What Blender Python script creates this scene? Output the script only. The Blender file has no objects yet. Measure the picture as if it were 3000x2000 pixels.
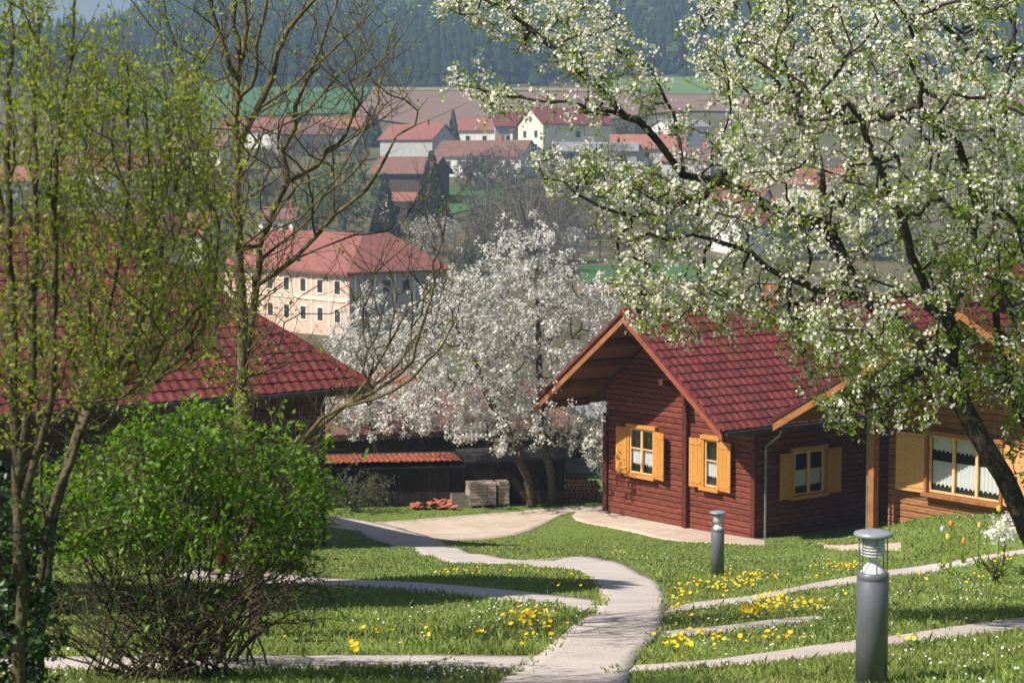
import bpy, math, random
import numpy as np
from mathutils import Matrix, Vector

# ------------------------------------------------------------------ camera, sky, sun, exposure
SC = bpy.context.scene
COL = SC.collection
FPX = 5833.0                                   # focal length in photo pixels (3000 wide)
PITCH = math.atan(500 / FPX)
cam_d = bpy.data.cameras.new('camera')
cam_d.sensor_width = 36; cam_d.lens = 36 * FPX / 3000
cam_d.clip_start = 0.1; cam_d.clip_end = 9000
cam_d.dof.use_dof = True; cam_d.dof.focus_distance = 26; cam_d.dof.aperture_fstop = 5.0
cam = bpy.data.objects.new('camera', cam_d); COL.objects.link(cam)
cam.location = (0, 0, 0); cam.rotation_euler = (math.pi / 2 - PITCH, 0, 0)
SC.camera = cam

SUN_TRAVEL = Vector((0.894, 0.447, 0)).normalized()
SUN_EL = math.radians(47)
world = bpy.data.worlds.new('World'); SC.world = world; world.use_nodes = True
wn = world.node_tree; bg = wn.nodes['Background']
sky = wn.nodes.new('ShaderNodeTexSky'); sky.sky_type = 'NISHITA'; sky.sun_disc = False
sky.sun_elevation = SUN_EL
sky.sun_rotation = math.atan2(-SUN_TRAVEL.x, -SUN_TRAVEL.y)
sky.air_density = 1.0; sky.dust_density = 1.2; sky.ozone_density = 1.0
wn.links.new(sky.outputs[0], bg.inputs[0]); bg.inputs[1].default_value = 0.05
sun_d = bpy.data.lights.new('sun', 'SUN'); sun_d.energy = 5.0; sun_d.angle = math.radians(0.55)
sun_d.color = (1.0, 0.94, 0.84)
sun = bpy.data.objects.new('sun', sun_d); COL.objects.link(sun)
trav = Vector((SUN_TRAVEL.x * math.cos(SUN_EL), SUN_TRAVEL.y * math.cos(SUN_EL), -math.sin(SUN_EL)))
sun.rotation_euler = trav.to_track_quat('-Z', 'Y').to_euler()
VS = SC.view_settings
VS.view_transform = 'Standard'; VS.look = 'None'; VS.exposure = 0.64; VS.gamma = 1.0; VS.use_curve_mapping = False
SC.cycles.volume_bounces = 0; SC.cycles.max_bounces = 6; SC.cycles.transparent_max_bounces = 12
SC.cycles.diffuse_bounces = 3; SC.cycles.glossy_bounces = 2
SC.cycles.use_denoising = True
SC.render.filter_size = 1.6 if hasattr(SC.render, 'filter_size') else 1.5

RNG = np.random.default_rng(7)
random.seed(7)

# ------------------------------------------------------------------ helpers: pixels to rays (layout only)
FW = np.array([0, math.cos(PITCH), -math.sin(PITCH)]); UP = np.array([0, math.sin(PITCH), math.cos(PITCH)])
def at(px, py, Y):
    """point of the place at depth Y that stands where the photo shows (px, py)"""
    d = FW + np.array([1., 0, 0]) * (px - 1500) / FPX + UP * (1000 - py) / FPX
    return d * (Y / d[1])

# ------------------------------------------------------------------ helpers: terrain
_ty = [-60, 0, 12.3, 30, 57, 62, 70, 80, 110, 150, 210, 260, 330, 400, 460, 600, 800, 900, 1000, 1250, 1500, 1700, 2600]
_tz = [3, -1.22, -3.24, -6.14, -10.85, -11.55, -11.7, -12.3, -15.2, -17.4, -18, -17.6, -15.6, -8.5, 0.5, 14, 33, 47, 68, 125, 178, 185, 150]
_Y = np.arange(-60, 2600, 0.5)
_Z = np.interp(_Y, _ty, _tz)
def _smooth(z, w):
    k = np.hanning(2 * w + 1); k /= k.sum()
    return np.convolve(np.pad(z, w, mode='edge'), k, mode='valid')
_Zn, _Zf = _smooth(_Z, 6), _smooth(_Z, 60)
_mix = np.clip((_Y - 75) / 60, 0, 1)
_Z = _Zn * (1 - _mix) + _Zf * _mix
def sstep(x, a, b):
    t = np.clip((x - a) / (b - a), 0, 1); return t * t * (3 - 2 * t)
def th(x, y):
    x = np.asarray(x, float); y = np.asarray(y, float)
    z = np.interp(y, _Y, _Z)
    q = np.clip(x / np.maximum(y, 50), -.6, .6)
    fac = np.interp(q, [-.6, -.257, -.21, -.13, .05, .6], [.0, .10, .30, .80, 1.05, 1.0])
    z = np.where(y > 820, 33 + (z - 33) * (1 + (fac - 1) * sstep(y, 820, 1100)), z)
    z = z + .85 * sstep(x, 5.5, 9.0) * sstep(y, 26, 31) * (1 - sstep(y, 40, 52))
    near = 1 - sstep(y, 50, 58)
    z = z + near * (.035 * np.sin(x * .9 + y * .31) + .03 * np.sin(y * .77 - x * .4))
    far = sstep(y, 90, 200)
    z = z + far * (.5 * np.sin(x * .031 + 1) + .4 * np.sin(y * .043 + x * .017)) + sstep(y, 900, 1200) * (6 * np.sin(x * .012 + y * .004) + 4 * np.sin(x * .027 - y * .011))
    return z
def G(px, py):
    """where the sight line through (px, py) meets the ground"""
    d = at(px, py, 1.0)
    ys = np.concatenate([np.arange(6, 80, .1), np.arange(80, 600, 1.), np.arange(600, 2400, 5.)])
    below = d[2] * ys < th(d[0] * ys, ys)
    i = int(np.argmax(below)) if below.any() else len(ys) - 1
    a, b = ys[max(i - 1, 0)], ys[i]
    for _ in range(30):
        m = (a + b) / 2
        if d[2] * m < th(d[0] * m, m): b = m
        else: a = m
    return np.array([d[0] * b, b, float(th(d[0] * b, b))])
def on_ground(px, Y):
    x = (px - 1500) / FPX * Y * 1.0
    return np.array([x, Y, float(th(x, Y))])

# ------------------------------------------------------------------ helpers: objects
def tag(o, label=None, cat=None, group=None, kind=None):
    if label: o['label'] = label
    if cat: o['category'] = cat
    if group: o['group'] = group
    if kind: o['kind'] = kind
    return o
def empty(name, loc, rotz=0, label=None, cat=None, group=None):
    o = bpy.data.objects.new(name, None); COL.objects.link(o)
    o.location = loc; o.rotation_euler = (0, 0, rotz); o.empty_display_size = .3
    return tag(o, label, cat, group)
def link(name, me, parent=None, mat=None, loc=None):
    o = bpy.data.objects.new(name, me); COL.objects.link(o)
    if parent is not None: o.parent = parent
    if mat is not None and not me.materials: me.materials.append(mat)
    if loc is not None: o.location = loc
    return o
def mesh(name, V, F, mat=None, parent=None, smooth=False, loc=None):
    me = bpy.data.meshes.new(name); me.from_pydata([tuple(map(float, v)) for v in V], [], [tuple(map(int, f)) for f in F])
    if smooth: me.polygons.foreach_set('use_smooth', [True] * len(me.polygons))
    me.update()
    return link(name, me, parent, mat, loc)
def bigmesh(name, V, F, mat=None, parent=None, smooth=False):
    """F: (n,k) array of one polygon size, or a list of such arrays"""
    Fs = F if isinstance(F, list) else [F]
    Fs = [np.asarray(f, np.int32) for f in Fs if len(f)]
    V = np.asarray(V, np.float32)
    me = bpy.data.meshes.new(name)
    loops = np.concatenate([f.ravel() for f in Fs]); sizes = np.concatenate([np.full(len(f), f.shape[1], np.int32) for f in Fs])
    starts = np.concatenate([[0], np.cumsum(sizes)[:-1]]).astype(np.int32)
    me.vertices.add(len(V)); me.vertices.foreach_set('co', V.ravel())
    me.loops.add(len(loops)); me.loops.foreach_set('vertex_index', loops)
    me.polygons.add(len(sizes)); me.polygons.foreach_set('loop_start', starts)
    try: me.polygons.foreach_set('loop_total', sizes)
    except Exception: pass
    if smooth: me.polygons.foreach_set('use_smooth', np.ones(len(sizes), bool))
    me.update(calc_edges=True); me.validate()
    return link(name, me, parent, mat)
class MB:
    """collects boxes, bars, tubes and loose faces for ONE mesh"""
    def __init__(s): s.V = []; s.F = []
    def add(s, V, F):
        n = len(s.V); s.V += [tuple(map(float, v)) for v in V]; s.F += [tuple(i + n for i in f) for f in F]; return s
    def box(s, x0, x1, y0, y1, z0, z1, T=None):
        P = [(x, y, z) for z in (z0, z1) for y in (y0, y1) for x in (x0, x1)]
        if T: P = [T(*p) for p in P]
        return s.add(P, [(0, 2, 3, 1), (4, 5, 7, 6), (0, 1, 5, 4), (2, 6, 7, 3), (0, 4, 6, 2), (1, 3, 7, 5)])
    def prism(s, poly, ext, T=None):
        """poly: list of 3D points (counter-clockwise seen from +ext side), extruded by -ext"""
        n = len(poly); P = [np.array(p, float) for p in poly]; Q = [p - np.array(ext, float) for p in P]
        return s.add(P + Q, [tuple(range(n)), tuple(range(2 * n - 1, n - 1, -1))] + [(i, i + n, (i + 1) % n + n, (i + 1) % n) for i in range(n)])
    def tube(s, pts, rad, k=8, cap=True):
        V, F = tube(np.array(pts, float), np.broadcast_to(np.array(rad, float), (len(pts),)), k)
        s.add(V, F)
        if cap:
            n = len(s.V); s.F.append(tuple(range(n - k, n))); s.F.append(tuple(range(n - len(V) + k - 1, n - len(V) - 1, -1)))
        return s
    def lathe(s, prof, k=24, c=(0, 0, 0)):
        n = len(prof); V = []
        for (r, z) in prof:
            for i in range(k):
                a = 2 * math.pi * i / k; V.append((c[0] + r * math.cos(a), c[1] + r * math.sin(a), c[2] + z))
        F = [(j * k + i, j * k + (i + 1) % k, (j + 1) * k + (i + 1) % k, (j + 1) * k + i) for j in range(n - 1) for i in range(k)]
        return s.add(V, F)
    def build(s, name, mat=None, parent=None, smooth=False, loc=None):
        return mesh(name, s.V, s.F, mat, parent, smooth, loc)
def tube(P, R, k):
    n = len(P); t = np.gradient(P, axis=0) if n > 1 else np.array([[0, 0, 1.]])
    t /= np.linalg.norm(t, axis=1, keepdims=True) + 1e-9
    ref = np.array([0.31, 0.87, 0.38]) if abs(t[:, 2]).mean() > .6 else np.array([0.1, 0.05, 1.])
    a = np.cross(t, ref); a /= np.linalg.norm(a, axis=1, keepdims=True) + 1e-9
    b = np.cross(t, a)
    ang = np.arange(k) * 2 * math.pi / k
    V = (P[:, None, :] + R[:, None, None] * (a[:, None, :] * np.cos(ang)[None, :, None] + b[:, None, :] * np.sin(ang)[None, :, None])).reshape(-1, 3)
    i = np.arange(n - 1)[:, None] * k; j = np.arange(k)[None, :]; j2 = (j + 1) % k
    F = np.stack([i + j, i + k + j, i + k + j2, i + j2], -1).reshape(-1, 4)
    return V, [tuple(f) for f in F.tolist()]

# ------------------------------------------------------------------ materials
def srgb(r, g, b):
    f = lambda c: (c / 255 / 12.92) if c / 255 <= .04045 else ((c / 255 + .055) / 1.055) ** 2.4
    return (f(r), f(g), f(b), 1)
def lin(c): return c if len(c) == 4 else (*c, 1)
_M = {}
def pmat(name, c1, c2=None, rough=.8, scale=6., detail=4., bump=0., bscale=None, spec=.3, stretch=(1, 1, 1), metal=0., island=0., contrast=(.35, .65)):
    if name in _M: return _M[name]
    m = bpy.data.materials.new(name); m.use_nodes = True; nt = m.node_tree; N = nt.nodes; L = nt.links
    b = N['Principled BSDF']; b.inputs['Roughness'].default_value = rough; b.inputs['Specular IOR Level'].default_value = spec; b.inputs['Metallic'].default_value = metal
    tc = N.new('ShaderNodeTexCoord'); mp = N.new('ShaderNodeMapping'); mp.inputs['Scale'].default_value = stretch
    L.new(tc.outputs['Object'], mp.inputs['Vector'])
    nz = N.new('ShaderNodeTexNoise'); nz.inputs['Scale'].default_value = scale; nz.inputs['Detail'].default_value = detail; nz.inputs['Roughness'].default_value = .62
    L.new(mp.outputs[0], nz.inputs['Vector'])
    rp = N.new('ShaderNodeValToRGB'); rp.color_ramp.elements[0].position = contrast[0]; rp.color_ramp.elements[1].position = contrast[1]
    rp.color_ramp.elements[0].color = lin(c1); rp.color_ramp.elements[1].color = lin(c2 or c1)
    L.new(nz.outputs['Fac'], rp.inputs[0])
    out = rp.outputs[0]
    if island:
        oi = N.new('ShaderNodeObjectInfo'); hs = N.new('ShaderNodeHueSaturation')
        mr = N.new('ShaderNodeMapRange'); mr.inputs['To Min'].default_value = 1 - island; mr.inputs['To Max'].default_value = 1 + island
        L.new(oi.outputs['Random'], mr.inputs[0]); L.new(mr.outputs[0], hs.inputs['Value']); L.new(out, hs.inputs['Color']); out = hs.outputs[0]
    L.new(out, b.inputs['Base Color'])
    if bump:
        bz = N.new('ShaderNodeTexNoise'); bz.inputs['Scale'].default_value = bscale or scale * 4; bz.inputs['Detail'].default_value = 5
        L.new(mp.outputs[0], bz.inputs['Vector'])
        bp = N.new('ShaderNodeBump'); bp.inputs['Strength'].default_value = bump; bp.inputs['Distance'].default_value = .02
        L.new(bz.outputs['Fac'], bp.inputs['Height']); L.new(bp.outputs[0], b.inputs['Normal'])
    _M[name] = m; return m
def leafmat(name, cols, trans=.35, rough=.55, tcol=None, spec=.3):
    """thin leaf or petal; every leaf of a mesh takes its own colour out of cols"""
    if name in _M: return _M[name]
    m = bpy.data.materials.new(name); m.use_nodes = True; nt = m.node_tree; N = nt.nodes; L = nt.links
    b = N['Principled BSDF']; b.inputs['Roughness'].default_value = rough; b.inputs['Specular IOR Level'].default_value = spec
    g = N.new('ShaderNodeNewGeometry'); rp = N.new('ShaderNodeValToRGB')
    while len(rp.color_ramp.elements) < len(cols): rp.color_ramp.elements.new(.5)
    for i, c in enumerate(cols):
        e = rp.color_ramp.elements[i]; e.position = i / max(1, len(cols) - 1); e.color = lin(c)
    L.new(g.outputs['Random Per Island'], rp.inputs[0]); L.new(rp.outputs[0], b.inputs['Base Color'])
    tr = N.new('ShaderNodeBsdfTranslucent'); mx = N.new('ShaderNodeMixShader'); mx.inputs[0].default_value = trans
    hs = N.new('ShaderNodeHueSaturation'); hs.inputs['Value'].default_value = 1.25; hs.inputs['Saturation'].default_value = 1.1
    L.new(rp.outputs[0], hs.inputs['Color']); L.new(hs.outputs[0], tr.inputs[0])
    out = N['Material Output']
    L.new(b.outputs[0], mx.inputs[1]); L.new(tr.outputs[0], mx.inputs[2]); L.new(mx.outputs[0], out.inputs['Surface'])
    _M[name] = m; return m
def glassmat(name, tint=(.8, .85, .85), refl=.18):
    m = bpy.data.materials.new(name); m.use_nodes = True; nt = m.node_tree; N = nt.nodes; L = nt.links
    N.remove(N['Principled BSDF'])
    t = N.new('ShaderNodeBsdfTransparent'); t.inputs[0].default_value = (*tint, 1)
    gl = N.new('ShaderNodeBsdfGlossy'); gl.inputs['Roughness'].default_value = .03
    mx = N.new('ShaderNodeMixShader'); mx.inputs[0].default_value = refl
    L.new(t.outputs[0], mx.inputs[1]); L.new(gl.outputs[0], mx.inputs[2]); L.new(mx.outputs[0], N['Material Output'].inputs['Surface'])
    return m

M_bark = pmat('bark_grey', (.04, .033, .02), (.13, .108, .06), .95, 14, 5, .6, 40)
M_barkl = pmat('bark_lichen', (.055, .045, .022), (.18, .15, .07), .95, 9, 5, .5, 40)
M_barkd = pmat('bark_dark', (.022, .018, .014), (.07, .058, .042), .95, 12, 5, .6, 40)
M_twig = pmat('twig_brown', (.05, .036, .024), (.13, .095, .06), .9, 6, 3)
M_twigw = pmat('twig_greywood', (.085, .07, .05), (.2, .17, .12), .9, 8, 3)
M_blos = leafmat('blossom_white', [(.80, .78, .67), (.86, .85, .77), (.74, .74, .60), (.84, .80, .74)], .3, .7)
M_blosg = leafmat('blossom_ivory', [(.76, .75, .70), (.83, .82, .78), (.66, .65, .60), (.79, .77, .74)], .35, .7)
M_leafy = leafmat('leaf_young', [(.27, .33, .035), (.33, .39, .05), (.20, .27, .03), (.38, .40, .10)], .5)
M_leafg = leafmat('leaf_spring', [(.23, .33, .035), (.30, .40, .05), (.16, .25, .028), (.34, .41, .09)], .5)
M_leafb = leafmat('leaf_bush', [(.13, .24, .022), (.19, .33, .035), (.09, .18, .02), (.25, .38, .06)], .45, .45)
M_leafd = leafmat('leaf_ivy', [(.02, .05, .012), (.035, .075, .018), (.05, .09, .02)], .2, .4)
M_leaf_olive = leafmat('leaf_olive', [(.12, .135, .07), (.16, .17, .085), (.09, .105, .055)], .3)
M_needle = leafmat('needle', [(.014, .032, .014), (.022, .05, .02), (.03, .06, .022)], .1, .7)
M_grass = leafmat('grass_blade', [(.225, .30, .062), (.28, .37, .085), (.18, .25, .045), (.36, .40, .13), (.25, .33, .078)], .35, .6)
def patchy(m):
    nt = m.node_tree; N = nt.nodes; L = nt.links; b = N['Principled BSDF']; src = b.inputs['Base Color'].links[0].from_socket
    tc = N.new('ShaderNodeTexCoord'); z = N.new('ShaderNodeTexNoise'); z.inputs['Scale'].default_value = .8; z.inputs['Detail'].default_value = 5; L.new(tc.outputs['Object'], z.inputs['Vector'])
    r = N.new('ShaderNodeMapRange'); r.inputs['From Min'].default_value = .46; r.inputs['From Max'].default_value = .72; r.inputs['To Max'].default_value = .6; L.new(z.outputs['Fac'], r.inputs[0])
    x = N.new('ShaderNodeMix'); x.data_type = 'RGBA'; L.new(r.outputs[0], x.inputs['Factor']); L.new(src, x.inputs['A']); x.inputs['B'].default_value = (.27, .26, .10, 1)
    z2 = N.new('ShaderNodeTexNoise'); z2.inputs['Scale'].default_value = 2.3; z2.inputs['Detail'].default_value = 4; L.new(tc.outputs['Object'], z2.inputs['Vector'])
    r2_ = N.new('ShaderNodeMapRange'); r2_.inputs['From Min'].default_value = .35; r2_.inputs['From Max'].default_value = .65; r2_.inputs['To Min'].default_value = .72; r2_.inputs['To Max'].default_value = 1.22; L.new(z2.outputs['Fac'], r2_.inputs[0])
    h = N.new('ShaderNodeHueSaturation'); L.new(x.outputs['Result'], h.inputs['Color']); L.new(r2_.outputs[0], h.inputs['Value'])
    L.new(h.outputs[0], b.inputs['Base Color'])
    for n in N:
        if n.type == 'BSDF_TRANSLUCENT': L.new(h.outputs[0], n.inputs[0])
patchy(M_grass)
M_dand = leafmat('dandelion_yellow', [(.80, .52, .01), (.85, .62, .02), (.75, .45, .01)], .2, .7)
M_daisy = leafmat('daisy_white', [(.8, .8, .78), (.85, .85, .85)], .2, .7)

# ------------------------------------------------------------------ ground sheet, paths, fields
def ground_material():
    m = bpy.data.materials.new('ground_turf'); m.use_nodes = True; nt = m.node_tree; N = nt.nodes; L = nt.links
    b = N['Principled BSDF']; b.inputs['Roughness'].default_value = .95; b.inputs['Specular IOR Level'].default_value = .1
    tc = N.new('ShaderNodeTexCoord')
    def noise(scale, detail, c):
        z = N.new('ShaderNodeTexNoise'); z.inputs['Scale'].default_value = scale; z.inputs['Detail'].default_value = detail; z.inputs['Roughness'].default_value = .65
        L.new(tc.outputs['Object'], z.inputs['Vector']); r = N.new('ShaderNodeValToRGB')
        r.color_ramp.elements[0].position = .36; r.color_ramp.elements[1].position = .64
        r.color_ramp.elements[0].color = lin(c[0]); r.color_ramp.elements[1].color = lin(c[1]); L.new(z.outputs['Fac'], r.inputs[0]); return r
    fine = noise(9, 6, ((.10, .145, .03), (.18, .24, .06)))
    broad = noise(.06, 5, ((.085, .10, .035), (.15, .115, .07)))
    sp = N.new('ShaderNodeSeparateXYZ'); L.new(tc.outputs['Object'], sp.inputs[0])
    mr = N.new('ShaderNodeMapRange'); mr.inputs['From Min'].default_value = 70; mr.inputs['From Max'].default_value = 120
    L.new(sp.outputs['Y'], mr.inputs[0])
    mx = N.new('ShaderNodeMix'); mx.data_type = 'RGBA'
    L.new(mr.outputs[0], mx.inputs['Factor']); L.new(fine.outputs[0], mx.inputs['A']); L.new(broad.outputs[0], mx.inputs['B'])
    L.new(mx.outputs['Result'], b.inputs['Base Color']); return m
rows = np.concatenate([np.arange(-14, 80, .5), np.arange(80, 300, 3.), np.arange(300, 2401, 15.)])
sv = np.linspace(-1, 1, 241); sv = np.sign(sv) * np.abs(sv) ** 1.35
YY, SS = np.meshgrid(rows, sv, indexing='ij'); XX = SS * (YY + 26)
ZZ = th(XX, YY)
nr, nc = XX.shape
idx = np.arange(nr * nc).reshape(nr, nc)
quads = np.stack([idx[:-1, :-1], idx[:-1, 1:], idx[1:, 1:], idx[1:, :-1]], -1).reshape(-1, 4)
gr = bigmesh('ground', np.stack([XX, YY, ZZ], -1).reshape(-1, 3), quads, ground_material(), None, True)
tag(gr, 'grassy hillside falling to the valley and rising to the far hill', 'ground', None, 'structure')

def paving(name, c0, c1, dirt):
    m = bpy.data.materials.new(name); m.use_nodes = True; nt = m.node_tree; N = nt.nodes; L = nt.links
    b = N['Principled BSDF']; b.inputs['Roughness'].default_value = .92; b.inputs['Specular IOR Level'].default_value = .15
    tc = N.new('ShaderNodeTexCoord')
    def nz(s, d, lo, hi):
        z = N.new('ShaderNodeTexNoise'); z.inputs['Scale'].default_value = s; z.inputs['Detail'].default_value = d; z.inputs['Roughness'].default_value = .65
        L.new(tc.outputs['Object'], z.inputs['Vector']); r = N.new('ShaderNodeMapRange'); r.inputs['From Min'].default_value = lo; r.inputs['From Max'].default_value = hi
        L.new(z.outputs['Fac'], r.inputs[0]); return r.outputs[0]
    def mix(f, a, c):
        x = N.new('ShaderNodeMix'); x.data_type = 'RGBA'
        L.new(f, x.inputs['Factor'])
        for s_, v in (('A', a), ('B', c)):
            if hasattr(v, 'is_linked'): L.new(v, x.inputs[s_])
            else: x.inputs[s_].default_value = v
        return x.outputs['Result']
    base = mix(nz(.9, 6, .35, .65), c0, c1)
    grit = mix(nz(46, 4, .52, .74), base, dirt)
    stain = nz(2.6, 7, .58, .80); st = N.new('ShaderNodeMath'); st.operation = 'MULTIPLY'; st.inputs[1].default_value = .55; L.new(stain, st.inputs[0])
    col = mix(st.outputs[0], grit, dirt)
    L.new(col, b.inputs['Base Color'])
    bz = N.new('ShaderNodeTexNoise'); bz.inputs['Scale'].default_value = 55; bz.inputs['Detail'].default_value = 4; L.new(tc.outputs['Object'], bz.inputs['Vector'])
    bp = N.new('ShaderNodeBump'); bp.inputs['Strength'].default_value = .35; bp.inputs['Distance'].default_value = .012; L.new(bz.outputs['Fac'], bp.inputs['Height']); L.new(bp.outputs[0], b.inputs['Normal'])
    return m
M_path = paving('path_paving', srgb(180, 168, 162), srgb(198, 187, 181), srgb(132, 120, 108))
M_gravel = paving('gravel_pale', srgb(182, 164, 148), srgb(204, 188, 172), srgb(140, 120, 98))
M_kerb = pmat('kerb_concrete', srgb(150, 143, 138), srgb(178, 170, 165), .9, 8, 6, .3, 60)
PATHS = []                                     # XY outlines, kept free of grass
def catmull(P, step):
    P = np.array(P, float); out = []
    Q = np.vstack([2 * P[0] - P[1], P, 2 * P[-1] - P[-2]])
    for i in range(1, len(Q) - 2):
        n = max(2, int(np.linalg.norm(Q[i + 1] - Q[i]) / step))
        for t in np.arange(n) / n:
            out.append(.5 * ((2 * Q[i]) + (-Q[i - 1] + Q[i + 1]) * t + (2 * Q[i - 1] - 5 * Q[i] + 4 * Q[i + 1] - Q[i + 2]) * t * t + (-Q[i - 1] + 3 * Q[i] - 3 * Q[i + 1] + Q[i + 2]) * t ** 3))
    out.append(P[-1]); return np.array(out)
def resample(P, n):
    d = np.concatenate([[0], np.cumsum(np.linalg.norm(np.diff(P, axis=0), axis=1))]); s = np.linspace(0, d[-1], n)
    return np.stack([np.interp(s, d, P[:, k]) for k in range(P.shape[1])], 1)
def norm2(v): return v / (np.linalg.norm(v, axis=1, keepdims=True) + 1e-6)
def strip(name, A, B, mat, lift, label, n=None, edge=True):
    """a path between two edges given by ground points"""
    a = catmull([G(*p)[:2] for p in A], .4); b = catmull([G(*p)[:2] for p in B], .4)
    n = (n or max(len(a), len(b))) * 3; a = resample(a, n); b = resample(b, n); w = 7
    P = a[:, None, :] * (1 - np.linspace(0, 1, w))[None, :, None] + b[:, None, :] * np.linspace(0, 1, w)[None, :, None]
    ac = norm2(b - a)
    P[:, 0] += ac * _smooth(RNG.normal(0, .04, n), 3)[:, None]; P[:, -1] += ac * _smooth(RNG.normal(0, .04, n), 3)[:, None]
    Z = th(P[..., 0], P[..., 1]) + lift
    V = np.concatenate([P, Z[..., None]], -1)
    skirt_a = V[:, :1].copy(); skirt_a[..., 2] -= .12; skirt_b = V[:, -1:].copy(); skirt_b[..., 2] -= .12
    V = np.concatenate([skirt_a, V, skirt_b], 1); w += 2
    i = np.arange(n * w).reshape(n, w)
    Q = np.stack([i[:-1, :-1], i[1:, :-1], i[1:, 1:], i[:-1, 1:]], -1).reshape(-1, 4)
    o = bigmesh(name, V.reshape(-1, 3), Q, mat); tag(o, label, 'path', None, 'structure')
    PATHS.append(np.vstack([a, b[::-1]]))
    return o
main_l = [(1420, 2030), (1465, 1997), (1511, 1966), (1577, 1923), (1613, 1895), (1664, 1849), (1720, 1803), (1761, 1765), (1751, 1727), (1715, 1691), (1669, 1665), (1567, 1660), (1414, 1650), (1282, 1640), (1185, 1607), (1057, 1558), (930, 1530), (700, 1500)]
main_r = [(1830, 2040), (1850, 1985), (1861, 1951), (1887, 1905), (1933, 1859), (1947, 1823), (1958, 1777), (1955, 1745), (1917, 1696), (1873, 1676), (1822, 1650), (1751, 1632), (1649, 1635), (1613, 1644), (1527, 1640), (1465, 1633), (1363, 1612), (1292, 1586), (1183, 1550), (1057, 1524), (930, 1508), (700, 1488)]
strip('path', main_l, main_r, M_path, .016, 'pale winding garden path between the lawns', 140)
strip('path', [(-500, 1962), (140, 1964), (700, 1959), (955, 1956), (1300, 1957), (1560, 1975)], [(-500, 1922), (140, 1928), (700, 1925), (1210, 1921), (1577, 1923), (1640, 1920)], M_path, .013, 'straight pale path along the lower edge of the lawn')
strip('path', [(500, 1690), (904, 1716), (1210, 1732), (1588, 1767), (1720, 1803), (1760, 1800)], [(500, 1668), (904, 1688), (1210, 1706), (1588, 1739), (1745, 1757), (1790, 1762)], M_path, .011, 'narrow shaded path leading off left between two lawns')
strip('path', [(1930, 1797), (1994, 1793), (2157, 1772), (2310, 1739), (2524, 1706), (2627, 1688), (2871, 1646), (3100, 1612)], [(1930, 1782), (1958, 1780), (2106, 1757), (2310, 1724), (2524, 1684), (2627, 1667), (2871, 1630), (3100, 1597)], M_path, .011, 'narrow path climbing right behind the tall bollard')
strip('path', [(1900, 1868), (1938, 1866), (2157, 1849), (2361, 1823), (2420, 1812)], [(1900, 1850), (1945, 1849), (2106, 1834), (2259, 1817), (2400, 1803)], M_path, .009, 'short narrow path with flower clumps at its edge')
strip('path', [(1800, 1978), (1902, 1966), (2157, 1950), (2310, 1938), (2524, 1910), (2627, 1897), (3000, 1846), (3300, 1806)], [(1800, 1958), (1861, 1951), (2106, 1931), (2310, 1903), (2524, 1874), (2627, 1862), (3000, 1808), (3300, 1770)], M_path, .010, 'lower right path crossing the lawn behind the tall bollard')
strip('path', [(1057, 1556), (1250, 1584), (1390, 1580), (1474, 1575), (1551, 1556), (1608, 1529), (1646, 1508), (1704, 1497), (1772, 1499)], [(950, 1542), (1060, 1532), (1183, 1524), (1300, 1514), (1436, 1504), (1560, 1493), (1665, 1484), (1700, 1482), (1772, 1480)], M_gravel, .012, 'sandy gravel drive running behind the red cabin', 60)
strip('path', [(1676, 1512), (1706, 1530), (1859, 1560), (2012, 1587), (2130, 1592), (2240, 1600)], [(1690, 1497), (1745, 1492), (1850, 1508), (2000, 1535), (2130, 1560), (2240, 1580)], M_gravel, .014, 'gravel strip along the foot of the red cabin', 50)
strip('path', [(2330, 1600), (2420, 1607), (2560, 1610), (2640, 1612)], [(2330, 1594), (2420, 1592), (2560, 1590), (2640, 1588)], M_gravel, .012, 'gravel patch before the porch post', 30)

M_fg = pmat('crop_green', (.06, .14, .05), (.08, .17, .06), .95, .02, 4, spec=.05)
M_fb = pmat('soil_ploughed', (.20, .125, .095), (.26, .17, .13), .95, .05, 5, spec=.05, stretch=(1, 4, 1))
M_fp = pmat('crop_pale', (.12, .20, .075), (.16, .23, .09), .95, .03, 4, spec=.05)
M_ft = pmat('stubble_tan', (.24, .20, .11), (.29, .24, .14), .95, .03, 4, spec=.05)
def field(name, poly, mat, lift, label):
    """poly: near edge left to right, far edge left to right"""
    near, far = poly
    a = resample(np.array([G(*p)[:2] for p in near]), 40); b = resample(np.array([G(*p)[:2] for p in far]), 40)
    w = 25; t = np.linspace(0, 1, w)[None, :, None]
    P = a[:, None, :] * (1 - t) + b[:, None, :] * t
    V = np.concatenate([P, (th(P[..., 0], P[..., 1]) + lift)[..., None]], -1)
    i = np.arange(40 * w).reshape(40, w)
    Q = np.stack([i[:-1, :-1], i[1:, :-1], i[1:, 1:], i[:-1, 1:]], -1).reshape(-1, 4)
    tag(bigmesh(name, V.reshape(-1, 3), Q, mat, None, True), label, 'field', None, 'structure')
field('field', ([(300, 340), (700, 345), (1040, 335)], [(300, 262), (700, 250), (1085, 258)]), M_fg, .5, 'bright green crop field below the wood')
field('field', ([(1030, 345), (1300, 385), (1700, 372), (2000, 330), (3300, 318)], [(1090, 272), (1300, 272), (1700, 276), (2000, 283), (3300, 275)]), M_fb, .7, 'wide brown ploughed field above the village')
field('field', ([(1090, 272), (1500, 272), (1760, 276)], [(1090, 262), (1500, 264), (1760, 266)]), M_ft, .9, 'thin tan stubble strip under the wood')
field('field', ([(1750, 276), (2000, 283), (3300, 275)], [(1760, 240), (2000, 232), (3300, 225)]), M_fp, .9, 'pale green field below the wood on the far slope')
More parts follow.
